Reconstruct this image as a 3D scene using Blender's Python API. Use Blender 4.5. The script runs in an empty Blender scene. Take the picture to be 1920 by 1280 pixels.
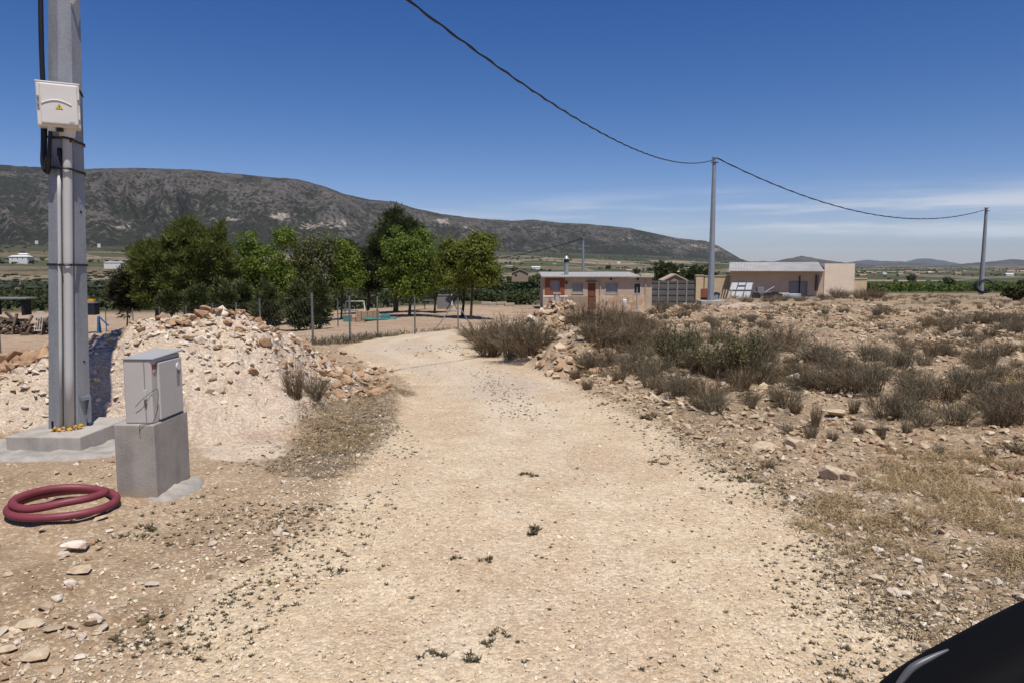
import bpy, bmesh, math, random
import numpy as np
from mathutils import Vector, Matrix
random.seed(7); rng = np.random.default_rng(11)
S = bpy.context.scene
COL = S.collection
PI = math.pi
# ------------------------------------------------------------------ camera model
FPX = 1387.0; CAMZ = 1.6; TH = math.atan(144 / FPX)
CT, ST = math.cos(TH), math.sin(TH)
def ray(px, py):
    a = (px - 960) / FPX; b = (640 - py) / FPX
    return (a, CT + b * ST, -ST + b * CT)
def at(px, py, Y):
    d = ray(px, py); k = Y / d[1]
    return Vector((d[0] * k, Y, CAMZ + d[2] * k))
# ------------------------------------------------------------------ numpy noise
def _h(ix, iy, s):
    n = (ix.astype(np.int64) * 374761393 + iy.astype(np.int64) * 668265263 + s * 974711) & 0xffffffff
    n = ((n ^ (n >> 13)) * 1274126177) & 0xffffffff
    return ((n ^ (n >> 16)) & 0xffff) / 65535.0
def vn(x, y, s=0):
    x = np.asarray(x, float); y = np.asarray(y, float)
    ix = np.floor(x); iy = np.floor(y); fx = x - ix; fy = y - iy
    fx = fx * fx * (3 - 2 * fx); fy = fy * fy * (3 - 2 * fy)
    a = _h(ix, iy, s); b = _h(ix + 1, iy, s); c = _h(ix, iy + 1, s); d = _h(ix + 1, iy + 1, s)
    return (a + (b - a) * fx) * (1 - fy) + (c + (d - c) * fx) * fy
def fbm(x, y, s=0, o=4):
    t = 0; a = .5; n = 0
    for k in range(o):
        t = t + a * vn(x * 2 ** k + 17.3 * k, y * 2 ** k - 9.1 * k, s + k); n += a; a *= .5
    return t / n - .5
def sst(a, b, x):
    t = np.clip((x - a) / (b - a), 0, 1); return t * t * (3 - 2 * t)
# ------------------------------------------------------------------ terrain
LY = [-50, 0, 5, 15, 24.7, 28.8, 32.2, 38.3, 50, 66, 90, 150, 300, 600, 1000, 1500, 1e6]
LZ = [0, 0, 0, -.55, -1.07, -1.25, -1.42, -1.74, -2.1, -2.4, -2.9, -5, -10, -15, -18, -20, -20]
RY = [-50, 0, 45, 66, 72, 100, 130, 200, 300, 600, 1000, 1500, 1e6]
RZ = [0, 0, -.81, -1.15, -1.32, -2.0, -3.5, -8, -11, -16, -18, -20, -20]
FP = [-600, 0, 300, 600, 800, 1000, 1200, 1385, 1470, 1600, 3000]
FR = [2400, 2600, 2800, 3100, 3600, 4100, 4800, 5600, 7000, 9000, 9000]
FZ = [60, 58, 60, 62, 66, 70, 60, 30, -18, -20, -20]
def base_g(x, y):
    x = np.asarray(x, float); y = np.asarray(y, float)
    L = np.interp(y, LY, LZ); R = np.interp(y, RY, RZ)
    L = L - np.clip(.05 * (-8 - x), 0, .8) * sst(8, 20, y) * (1 - sst(90, 160, y))
    c = np.interp(y, [0, 20, 43, 55, 66, 100], [1, 2.5, 7, 12, 18, 25]); w = 1.5 + .05 * np.clip(y, 0, 60)
    k = sst(c - w, c + w, x)
    z = L + (R - L) * k
    r = np.hypot(x, y)
    p = np.where(y > 1, 960 + FPX * x / np.maximum(y, 1), 960)
    rf = np.interp(p, FP, FR); zf = np.interp(p, FP, FZ)
    t = np.clip((r - 500) / (rf - 500), 0, 1)
    z = z + (zf - np.minimum(z, -18)) * t ** 1.4 * (y > 1) * (zf > -19)
    return z
YS = np.exp(np.linspace(math.log(1.5), math.log(3000), 900))
def hit(px, py, fn):
    d = ray(px, py); k = YS / d[1]; h = CAMZ + d[2] * k - fn(d[0] * k, YS); n = np.argmax(h < 0)
    if n == 0: n = len(YS) - 1
    u = h[n - 1] / (h[n - 1] - h[n]); Y = YS[n - 1] + (YS[n] - YS[n - 1]) * u
    return (d[0] * Y / d[1], float(Y))
def gp(px, py): return hit(px, py, base_g)
# road polygon
RL = [(150, 1330), (250, 1280), (400, 1150), (540, 1050), (640, 960), (700, 870), (738, 810), (766, 762), (772, 725), (742, 700), (690, 680), (652, 662), (646, 649), (700, 635), (780, 624), (880, 612), (960, 602), (1040, 594)]
RR = [(1760, 1330), (1700, 1280), (1610, 1150), (1545, 1050), (1475, 970), (1375, 900), (1300, 860), (1225, 800), (1155, 762), (1080, 725), (1000, 695), (930, 668), (890, 650), (872, 636), (885, 626), (940, 615), (1000, 606), (1060, 598)]
ROAD = [gp(*p) for p in RL] + [gp(*p) for p in RR[::-1]]
a0, a1 = ROAD[0], ROAD[-1]
ROAD = [(-2.4, -6)] + ROAD + [(2.4, -6)]
def poly_sd(x, y, P):     # signed distance, positive inside
    x = np.asarray(x, float); y = np.asarray(y, float)
    ins = np.zeros(x.shape, bool); dm = np.full(x.shape, 1e9)
    n = len(P)
    for i in range(n):
        ax, ay = P[i]; bx, by = P[(i + 1) % n]
        dx, dy = bx - ax, by - ay
        t = np.clip(((x - ax) * dx + (y - ay) * dy) / (dx * dx + dy * dy + 1e-12), 0, 1)
        dm = np.minimum(dm, np.hypot(x - ax - t * dx, y - ay - t * dy))
        c = ((ay > y) != (by > y))
        ins ^= c & (x < (bx - ax) * (y - ay) / ((by - ay) if by != ay else 1e-12) + ax)
    return np.where(ins, dm, -dm)
def road_m(x, y):
    return poly_sd(x, y, ROAD)
def PZ(pts): return [gp(*p) for p in pts]
LITTER = PZ([(545, 772), (640, 735), (720, 712), (768, 735), (752, 775), (700, 850), (640, 900), (530, 885), (545, 820)])
# mounds: ridge polylines (x, y, top z, slope)
def rp(px, py, Y): v = at(px, py, Y); return (v.x, v.y, v.z)
M1 = [rp(-160, 850, 7.6), rp(0, 775, 7.9), rp(165, 652, 8.4), rp(285, 594, 8.9), rp(410, 594, 9.3), rp(500, 622, 9.8), rp(600, 657, 11.0), rp(690, 688, 12.0)]
M1S = [.5, .5, .46, .42, .42, .46, .55, .6]
M2 = [rp(1000, 600, 17.6), rp(1050, 568, 19.0), rp(1080, 590, 18.4), rp(1085, 640, 15.6), rp(1040, 668, 14.2)]
M2S = [.7, .75, .75, .5, .5]
M3 = [rp(1345, 574, 40), rp(1400, 566, 41), rp(1460, 572, 41), rp(1525, 577, 40)]
M3S = [.3, .3, .3, .3]
M5 = [rp(-160, 690, 9.0), rp(0, 682, 9.2), rp(70, 675, 9.4), rp(120, 680, 9.5)]
M5S = [.8, .8, .8, .8]
PALE = PZ([(350, 800), (545, 785), (540, 855), (430, 862), (350, 845)])
def ridge(x, y, P, SL):
    h = np.full(np.shape(x), -1e9)
    for i in range(len(P) - 1):
        ax, ay, az = P[i]; bx, by, bz = P[i + 1]; dx, dy = bx - ax, by - ay
        t = np.clip(((x - ax) * dx + (y - ay) * dy) / (dx * dx + dy * dy), 0, 1)
        d = np.hypot(x - ax - t * dx, y - ay - t * dy)
        s = SL[i] + (SL[i + 1] - SL[i]) * t
        h = np.maximum(h, az + (bz - az) * t - s * (np.sqrt(d * d + .02) - .14))
    return h
def terrain(x, y, detail=True):
    """returns z, mound height"""
    x = np.asarray(x, float); y = np.asarray(y, float)
    z = base_g(x, y); r = np.hypot(x, y)
    near = r < 70
    mh = np.zeros(x.shape)
    rm = np.full(x.shape, -5.0)
    if near.any():
        xn, yn = x[near], y[near]; zn = z[near]
        rd = road_m(xn, yn); rm[near] = rd
        offr = sst(.5, -.8, rd)
        pad = sst(1.3, .6, np.hypot(xn + 4.15, yn - 6.8)); offr = offr * (1 - pad)
        zn = zn + fbm(xn * .5, yn * .5, 3) * .16 * offr + fbm(xn * 2.2, yn * 2.2, 5) * (.03 + .06 * offr) * (1 - pad) + fbm(xn * 7, yn * 7, 9, 3) * (.012 + .03 * offr)
        # wheel tracks
        hn = np.full(xn.shape, -1e9); nz = fbm(xn * 1.6, yn * 1.6, 21) * .34 + fbm(xn * 5, yn * 5, 22, 4) * .20 - np.abs(fbm(xn * 3.2, yn * 1.1, 23, 3)) * .18
        for P, SL, k in ((M1, M1S, 1), (M2, M2S, 1.2), (M3, M3S, .6), (M5, M5S, .8)):
            hn = np.maximum(hn, ridge(xn, yn, P, SL) + nz * k)
        up = np.clip(hn - zn, 0, None) * (1 - pad)
        up = up * sst(.1, -.35, rd) * sst(.75, -.55, poly_sd(xn, yn, LITTER) + fbm(xn * 2.5, yn * 2.5, 27) * .5)
        z[near] = zn + up; mh[near] = up
    return z, mh, rm
def gpt(px, py): return hit(px, py, lambda x, y: terrain(x, y)[0])
def tz(x, y):
    return float(terrain(np.array([x], float), np.array([y], float))[0][0])
# ------------------------------------------------------------------ object helpers
def tag(o, label, cat, group=None, kind=None):
    if label: o['label'] = label
    if cat: o['category'] = cat
    if group: o['group'] = group
    if kind: o['kind'] = kind
    return o
def thing(name, label, cat, loc, group=None):
    o = bpy.data.objects.new(name, None); COL.objects.link(o); o.location = loc; o.empty_display_size = .2
    return tag(o, label, cat, group)
def link(name, me, mat, parent=None, loc=None):
    o = bpy.data.objects.new(name, me); COL.objects.link(o)
    if mat is not None and not me.materials: me.materials.append(mat)
    if parent is not None: o.parent = parent
    if loc is not None: o.location = loc
    return o
def mesh_np(name, V, F, smooth=False):
    V = np.ascontiguousarray(V, np.float32); F = np.ascontiguousarray(F, np.int32); m, k = F.shape
    me = bpy.data.meshes.new(name)
    me.vertices.add(len(V)); me.vertices.foreach_set('co', V.ravel())
    me.loops.add(m * k); me.loops.foreach_set('vertex_index', F.ravel())
    me.polygons.add(m); me.polygons.foreach_set('loop_start', np.arange(0, m * k, k, dtype=np.int32))
    me.update(calc_edges=True)
    if smooth: me.shade_smooth()
    else: me.shade_flat()
    return me
class MB:
    def __init__(s): s.v = []; s.f = []
    def add(s, vs, fs):
        n = len(s.v); s.v += [Vector(v) for v in vs]; s.f += [tuple(i + n for i in f) for f in fs]; return s
    def box(s, c, size, rz=0, M=None):
        x, y, z = size[0] / 2, size[1] / 2, size[2] / 2
        R = M if M is not None else Matrix.Rotation(rz, 3, 'Z')
        vs = [Vector(c) + R @ Vector(p) for p in ((-x, -y, -z), (x, -y, -z), (x, y, -z), (-x, y, -z), (-x, -y, z), (x, -y, z), (x, y, z), (-x, y, z))]
        return s.add(vs, [(0, 3, 2, 1), (4, 5, 6, 7), (0, 1, 5, 4), (1, 2, 6, 5), (2, 3, 7, 6), (3, 0, 4, 7)])
    def b2(s, lo, hi):
        lo = Vector(lo); hi = Vector(hi); return s.box((lo + hi) / 2, hi - lo)
    def tube(s, pts, r, n=8, cap=True, rot=0):
        pts = [Vector(p) for p in pts]; k = len(pts)
        rs = r if isinstance(r, (list, tuple)) else [r] * k
        t0 = (pts[1] - pts[0]).normalized(); u = t0.orthogonal().normalized()
        rings = []
        for i in range(k):
            t = (pts[min(i + 1, k - 1)] - pts[max(i - 1, 0)]).normalized()
            u = (u - t * u.dot(t)); u = u.normalized() if u.length > 1e-6 else t.orthogonal().normalized()
            w = t.cross(u)
            rings.append([pts[i] + (u * math.cos(rot + 2 * PI * j / n) + w * math.sin(rot + 2 * PI * j / n)) * rs[i] for j in range(n)])
        vs = [p for R in rings for p in R]; fs = []
        for i in range(k - 1):
            for j in range(n):
                a = i * n + j; b = i * n + (j + 1) % n
                fs.append((a, b, b + n, a + n))
        if cap: fs.append(tuple(range(n))[::-1]); fs.append(tuple((k - 1) * n + j for j in range(n)))
        return s.add(vs, fs)
    def build(s, name, mat, parent=None, origin=None, bevel=0, seg=2, smooth=False):
        o = Vector(origin) if origin is not None else Vector((0, 0, 0))
        if parent is not None and origin is None:
            q = parent
            while q is not None: o = o + Vector(q.location); q = q.parent
        me = bpy.data.meshes.new(name)
        me.from_pydata([v - o for v in s.v], [], s.f)
        if bevel or True:
            bm = bmesh.new(); bm.from_mesh(me)
            bmesh.ops.recalc_face_normals(bm, faces=bm.faces)
            if bevel: bmesh.ops.bevel(bm, geom=list(bm.edges), offset=bevel, segments=seg, affect='EDGES', profile=.5, clamp_overlap=True)
            bm.to_mesh(me); bm.free()
        if smooth: me.shade_smooth()
        ob = link(name, me, mat, parent)
        if parent is None and origin is not None: ob.location = o
        return ob
def scat(protos, pos, scl, yaw, tilt=.0, which=None):
    """merge many copies of small meshes [(V,F)] into one V,F"""
    n = len(pos); pos = np.asarray(pos, float)
    if which is None: which = rng.integers(0, len(protos), n)
    scl = np.asarray(scl, float)
    if scl.ndim == 1: scl = np.repeat(scl[:, None], 3, 1)
    tx = rng.normal(0, 1, n) * tilt; ty = rng.normal(0, 1, n) * tilt
    VV = []; FF = []; off = 0
    for k, (V, F) in enumerate(protos):
        id = np.where(which == k)[0]
        if len(id) == 0: continue
        P = V[None] * scl[id][:, None, :]
        X, Y, Z = P[..., 0], P[..., 1], P[..., 2]
        a = tx[id][:, None]; Y, Z = Y * np.cos(a) - Z * np.sin(a), Y * np.sin(a) + Z * np.cos(a)
        a = ty[id][:, None]; X, Z = X * np.cos(a) + Z * np.sin(a), -X * np.sin(a) + Z * np.cos(a)
        a = np.asarray(yaw)[id][:, None]; X, Y = X * np.cos(a) - Y * np.sin(a), X * np.sin(a) + Y * np.cos(a)
        P = np.stack([X, Y, Z], -1) + pos[id][:, None, :]
        VV.append(P.reshape(-1, 3)); FF.append((F[None] + (off + np.arange(len(id)) * len(V))[:, None, None]).reshape(-1, F.shape[1]))
        off += len(id) * len(V)
    return np.concatenate(VV), np.concatenate(FF)
def hull(n, sx=1, sy=1, sz=.7, seed=0, boxy=.35):
    r = np.random.default_rng(seed); p = r.normal(size=(n, 3)); p /= np.linalg.norm(p, axis=1)[:, None]
    p = p / (np.max(np.abs(p), axis=1)[:, None] * boxy + (1 - boxy)); p *= r.uniform(.82, 1.05, (n, 1)); p *= [sx, sy, sz]
    bm = bmesh.new()
    for q in p: bm.verts.new(q)
    res = bmesh.ops.convex_hull(bm, input=bm.verts)
    bmesh.ops.delete(bm, geom=[v for v in bm.verts if not v.link_faces], context='VERTS')
    bmesh.ops.triangulate(bm, faces=bm.faces)
    bm.verts.index_update()
    V = np.array([v.co[:] for v in bm.verts]); F = np.array([[v.index for v in f.verts] for f in bm.faces]); bm.free()
    return V, F
# ------------------------------------------------------------------ materials
class NT:
    def __init__(s, name):
        s.m = bpy.data.materials.new(name); s.m.use_nodes = True; s.t = s.m.node_tree; s.n = s.t.nodes; s.l = s.t.links
        s.p = s.n['Principled BSDF']; s.p.inputs['Roughness'].default_value = .9; s.p.inputs['Specular IOR Level'].default_value = .2
        s.geo = s.n.new('ShaderNodeNewGeometry'); s.pos = s.geo.outputs['Position']
    def set(s, inp, v):
        if hasattr(v, 'is_linked') or isinstance(v, bpy.types.NodeSocket): s.l.new(v, inp)
        elif isinstance(v, (tuple, list)) and len(v) == 3 and inp.type == 'RGBA': inp.default_value = (*v, 1)
        else: inp.default_value = v
    def obj(s): return s.n.new('ShaderNodeTexCoord').outputs['Object']
    def noise(s, sc, det=4, rough=.55, vec=None, out='Fac', dist=0):
        n = s.n.new('ShaderNodeTexNoise'); n.inputs['Scale'].default_value = sc; n.inputs['Detail'].default_value = det; n.inputs['Roughness'].default_value = rough; n.inputs['Distortion'].default_value = dist
        s.l.new(vec or s.pos, n.inputs['Vector']); return n.outputs[out]
    def vor(s, sc, out='Distance', vec=None, feat='F1', rnd=1):
        n = s.n.new('ShaderNodeTexVoronoi'); n.feature = feat; n.inputs['Scale'].default_value = sc; n.inputs['Randomness'].default_value = rnd
        s.l.new(vec or s.pos, n.inputs['Vector']); return n.outputs[out]
    def math(s, op, a, b=0, clamp=False):
        n = s.n.new('ShaderNodeMath'); n.operation = op; n.use_clamp = clamp; s.set(n.inputs[0], a); s.set(n.inputs[1], b); return n.outputs[0]
    def mr(s, v, a, b, c=0, d=1):
        n = s.n.new('ShaderNodeMapRange'); n.interpolation_type = 'SMOOTHSTEP'; s.set(n.inputs[0], v)
        for i, q in enumerate((a, b, c, d)): n.inputs[i + 1].default_value = q
        return n.outputs[0]
    def mix(s, f, a, b, mode='MIX'):
        n = s.n.new('ShaderNodeMix'); n.data_type = 'RGBA'; n.blend_type = mode; s.set(n.inputs[0], f); s.set(n.inputs[6], a); s.set(n.inputs[7], b); return n.outputs[2]
    def ramp(s, f, stops, const=False):
        n = s.n.new('ShaderNodeValToRGB'); e = n.color_ramp.elements
        if const: n.color_ramp.interpolation = 'CONSTANT'
        while len(e) < len(stops): e.new(.5)
        for q, (p, c) in zip(e, stops): q.position = p; q.color = (*c, 1)
        s.set(n.inputs[0], f); return n.outputs[0]
    def attr(s, name):
        n = s.n.new('ShaderNodeAttribute'); n.attribute_name = name; return n.outputs['Fac']
    def sep(s, v, i):
        n = s.n.new('ShaderNodeSeparateXYZ'); s.l.new(v, n.inputs[0]); return n.outputs[i]
    def mapv(s, scale=(1, 1, 1), rot=(0, 0, 0), vec=None):
        n = s.n.new('ShaderNodeMapping'); n.inputs['Scale'].default_value = scale; n.inputs['Rotation'].default_value = rot; s.l.new(vec or s.pos, n.inputs[0]); return n.outputs[0]
    def bump(s, h, st=.5, d=.02, nrm=None):
        n = s.n.new('ShaderNodeBump'); n.inputs['Strength'].default_value = st; n.inputs['Distance'].default_value = d; s.l.new(h, n.inputs['Height'])
        if nrm: s.l.new(nrm, n.inputs['Normal'])
        s.l.new(n.outputs[0], s.p.inputs['Normal']); return n.outputs[0]
    def base(s, c): s.set(s.p.inputs['Base Color'], c)
def mat(name, c1, c2=None, sc=8, rough=.8, metal=0, bump=0, bd=.01, spec=.2, det=5, bsc=None, stretch=None):
    t = NT(name); c2 = c2 or tuple(x * .75 for x in c1)
    ob = t.obj(); vec = t.mapv(stretch, vec=ob) if stretch else ob
    f = t.noise(sc, det, .6, vec); t.base(t.ramp(f, [(.3, c2), (.7, c1)]))
    t.p.inputs['Roughness'].default_value = rough; t.p.inputs['Metallic'].default_value = metal; t.p.inputs['Specular IOR Level'].default_value = spec
    if bump: t.bump(t.noise(bsc or sc * 4, 4, .6, vec), bump, bd)
    return t.m
def rock_mat(name, stops, dirt=None, bump=True):
    t = NT(name); ob = t.pos
    f = t.noise(12, 6, .65, ob); c = t.ramp(f, stops)
    r = t.geo.outputs['Random Per Island']; c = t.mix(.5, c, t.ramp(r, [(0, tuple(x * .62 for x in stops[0][1])), (1, tuple(min(1, x * 1.15) for x in stops[-1][1]))]))
    if dirt: c = t.mix(t.mr(t.noise(20, 5, .65, ob), .45, .65, 0, .75), c, dirt)
    t.base(c)
    if bump: t.bump(t.noise(30, 6, .65, ob), .6, .008)
    return t.m
def leaf_mat(name, stops, trans=.3):
    t = NT(name); r = t.geo.outputs['Random Per Island']
    c = t.ramp(r, stops); t.base(c); t.p.inputs['Roughness'].default_value = .65
    tr = t.n.new('ShaderNodeBsdfTranslucent'); t.l.new(c, tr.inputs[0])
    mx = t.n.new('ShaderNodeMixShader'); mx.inputs[0].default_value = trans
    t.l.new(t.p.outputs[0], mx.inputs[1]); t.l.new(tr.outputs[0], mx.inputs[2])
    t.l.new(mx.outputs[0], t.n['Material Output'].inputs['Surface']); return t.m
# ground
def ground_material():
    t = NT('earth and gravel'); road = t.attr('road'); dark = t.attr('dark'); pale = t.attr('pale'); stony = t.attr('stony'); yard = t.attr('yard'); fld = t.attr('green')
    n0 = t.noise(.45, 5); n1 = t.noise(2.3, 6, .6); n2 = t.noise(9, 6, .62); n3 = t.noise(38, 4, .65)
    vr = t.vor(48, 'Color'); vd = t.vor(48, 'Distance'); v2 = t.vor(120, 'Color'); vd2 = t.vor(120, 'Distance')
    rv = t.sep(vr, 0); rv2 = t.sep(v2, 1)
    soil = t.ramp(n1, [(.3, (.265, .182, .108)), (.7, (.42, .315, .20))])
    soil = t.mix(t.mr(n0, .4, .65, 0, .6), soil, (.40, .30, .205))
    roadc = t.ramp(n1, [(.32, (.50, .38, .245)), (.5, (.57, .45, .298)), (.68, (.63, .52, .36))])
    roadc = t.mix(t.mr(n0, .42, .62, 0, .7), roadc, (.485, .355, .23))
    trk = t.attr('track'); roadc = t.mix(t.mr(t.math('ADD', trk, t.math('MULTIPLY', t.math('SUBTRACT', n1, .5), .9)), .15, .95, 0, .75), roadc, t.ramp(n2, [(.35, (.60, .495, .36)), (.65, (.66, .56, .42))]))
    roadc = t.mix(t.math('MULTIPLY', t.attr('crown'), t.mr(n2, .40, .62)), roadc, (.40, .315, .225))
    rm = t.mr(t.math('ADD', road, t.math('MULTIPLY', t.math('SUBTRACT', n2, .5), .9)), .3, .75)
    c = t.mix(rm, soil, roadc)
    palec = t.ramp(n1, [(.3, (.47, .365, .28)), (.7, (.56, .465, .345))])
    c = t.mix(t.mr(t.math('ADD', pale, t.math('MULTIPLY', t.math('SUBTRACT', n1, .5), .8)), .35, .75), c, palec)
    yc = t.ramp(t.noise(1.2, 5, .6, t.mapv((.4, 1.6, 1))), [(.32, (.25, .175, .115)), (.5, (.40, .29, .195)), (.7, (.47, .355, .25))])  # stretched dark streaks paint furrow shadows into the yard soil
    c = t.mix(yard, c, yc)
    # litter of dead plants
    dk = t.mr(t.math('ADD', dark, t.math('ADD', t.math('MULTIPLY', t.math('SUBTRACT', n2, .5), 1.5), t.math('MULTIPLY', t.math('SUBTRACT', n1, .5), 1.2))), .45, .85)
    dkc = t.ramp(n3, [(.3, (.11, .085, .058)), (.7, (.24, .185, .125))])
    c = t.mix(t.math('MULTIPLY', dk, .85), c, dkc)
    # pebbles of every size
    peb = t.mr(rv, .0, 1, .80, 1.16); peb2 = t.mr(rv2, 0, 1, .84, 1.15)
    pm = t.math('MULTIPLY', peb, peb2)
    cc = t.n.new('ShaderNodeCombineColor'); [t.l.new(pm, cc.inputs[i]) for i in range(3)]
    c = t.mix(.85, c, cc.outputs[0], 'MULTIPLY')
    wp = t.math('MULTIPLY', t.mr(rv, .78, .84), t.mr(vd, .6, .35))
    c = t.mix(t.math('MULTIPLY', t.math('MULTIPLY', wp, .45), t.math('SUBTRACT', 1, t.math('MULTIPLY', trk, .7))), c, (.62, .54, .44))
    c = t.mix(fld, c, t.ramp(n1, [(.3, (.05, .065, .025)), (.7, (.16, .13, .075))]))
    t.base(c)
    h = t.math('ADD', t.math('MULTIPLY', vd, -.8), t.math('ADD', t.math('MULTIPLY', vd2, -.35), t.math('ADD', t.math('MULTIPLY', n2, .8), t.math('MULTIPLY', n3, .9))))
    clod = t.vor(13, 'Distance', t.mapv((1, 1, 1.6))); h = t.math('ADD', h, t.math('MULTIPLY', t.math('MULTIPLY', clod, pale), -2.2))
    t.bump(h, .55, .018); t.p.inputs['Specular IOR Level'].default_value = .08
    return t.m
def plain_material():
    t = NT('valley fields'); 
    d = t.noise(.006, 3, .5, out='Color'); p2 = t.n.new('ShaderNodeVectorMath'); p2.operation = 'MULTIPLY_ADD'; t.l.new(d, p2.inputs[0]); p2.inputs[1].default_value = (40, 40, 0); t.l.new(t.pos, p2.inputs[2])
    v = p2.outputs[0]
    cell = t.vor(1, 'Color', t.mapv((1 / 260, 1 / 420, 0), (0, 0, .25), v)); cid = t.sep(cell, 0); cid2 = t.sep(cell, 1)
    edge = t.vor(1, 'Distance', t.mapv((1 / 260, 1 / 420, 0), (0, 0, .25), v), 'DISTANCE_TO_EDGE')
    col = t.ramp(cid, [(0, (.055, .065, .03)), (.2, (.075, .085, .04)), (.36, (.17, .135, .085)), (.46, (.23, .18, .118)), (.62, (.32, .25, .175)), (.72, (.09, .09, .05)), (.86, (.20, .165, .11)), (.94, (.36, .29, .215))], True)
    col = t.mix(t.mr(edge, .03, .0, 0, .55), col, (.34, .28, .21))
    dots = t.vor(.11, 'Distance', t.mapv((1, 1, 0)), rnd=.55)
    dm = t.math('MULTIPLY', t.mr(dots, .42, .22), t.mr(cid2, .3, .35))
    col = t.mix(t.math('MULTIPLY', dm, .9), col, (.03, .04, .018))
    big = t.noise(.011, 5, .65); col = t.mix(t.mr(big, .5, .6, 0, .75), col, t.ramp(t.noise(.09, 4), [(.35, (.03, .038, .02)), (.65, (.085, .085, .05))]))
    sc = t.vor(.045, 'Distance', t.mapv((1, 1, 0))); col = t.mix(t.mr(sc, .26, .16, 0, .9), col, (.025, .035, .016))
    fm = t.mr(t.math('ADD', t.attr('foot'), t.math('MULTIPLY', t.math('SUBTRACT', t.noise(.006, 5, .65), .5), 1.4)), .35, .8); col = t.mix(t.math('MULTIPLY', fm, .85), col, t.ramp(t.noise(.04, 5, .7), [(.35, (.022, .030, .015)), (.6, (.06, .062, .035)), (.75, (.16, .13, .095))]))
    t.base(col); t.p.inputs['Specular IOR Level'].default_value = .05
    return t.m
def mountain_material():
    t = NT('scrubby mountain rock')
    n = t.noise(.0035, 6, .6); rock = t.ramp(t.noise(.05, 6, .7), [(.3, (.064, .057, .05)), (.5, (.105, .094, .083)), (.7, (.17, .15, .13))])
    rock = t.mix(t.mr(n, .42, .62, 0, .6), rock, (.125, .106, .082))
    low = t.attr('low'); gul = t.attr('gully')
    den = t.math('ADD', t.math('ADD', t.math('MULTIPLY', gul, .62), t.math('MULTIPLY', low, .26)), t.math('MULTIPLY', t.math('SUBTRACT', t.noise(.007, 6, .65), .5), 1.5))  # scrub grows denser in gullies; its dark colour also paints their relief shade
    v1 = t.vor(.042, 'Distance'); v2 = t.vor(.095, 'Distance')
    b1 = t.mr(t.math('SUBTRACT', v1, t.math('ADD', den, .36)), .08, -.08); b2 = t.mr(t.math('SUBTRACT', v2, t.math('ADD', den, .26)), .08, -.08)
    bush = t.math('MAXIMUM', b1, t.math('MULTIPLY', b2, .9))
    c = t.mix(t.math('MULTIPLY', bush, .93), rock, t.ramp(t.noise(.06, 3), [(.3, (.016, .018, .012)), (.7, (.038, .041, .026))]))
    cl = t.attr('cliff'); c = t.mix(t.mr(t.math('ADD', cl, t.math('MULTIPLY', t.math('SUBTRACT', t.noise(.025, 6, .7), .5), 2.2)), .42, .72), c, t.ramp(t.noise(.05, 4), [(.3, (.20, .165, .135)), (.7, (.42, .36, .30))]))
    t.base(c); t.bump(t.noise(.03, 8, .65), .9, 18); t.p.inputs['Specular IOR Level'].default_value = .03
    return t.m
def hill_material():
    t = NT('far hills'); t.base(t.ramp(t.noise(.004, 6, .6), [(.3, (.035, .04, .03)), (.7, (.11, .095, .08))])); return t.m
G_MAT, P_MAT, MT_MAT, H_MAT = ground_material(), plain_material(), mountain_material(), hill_material()
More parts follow.
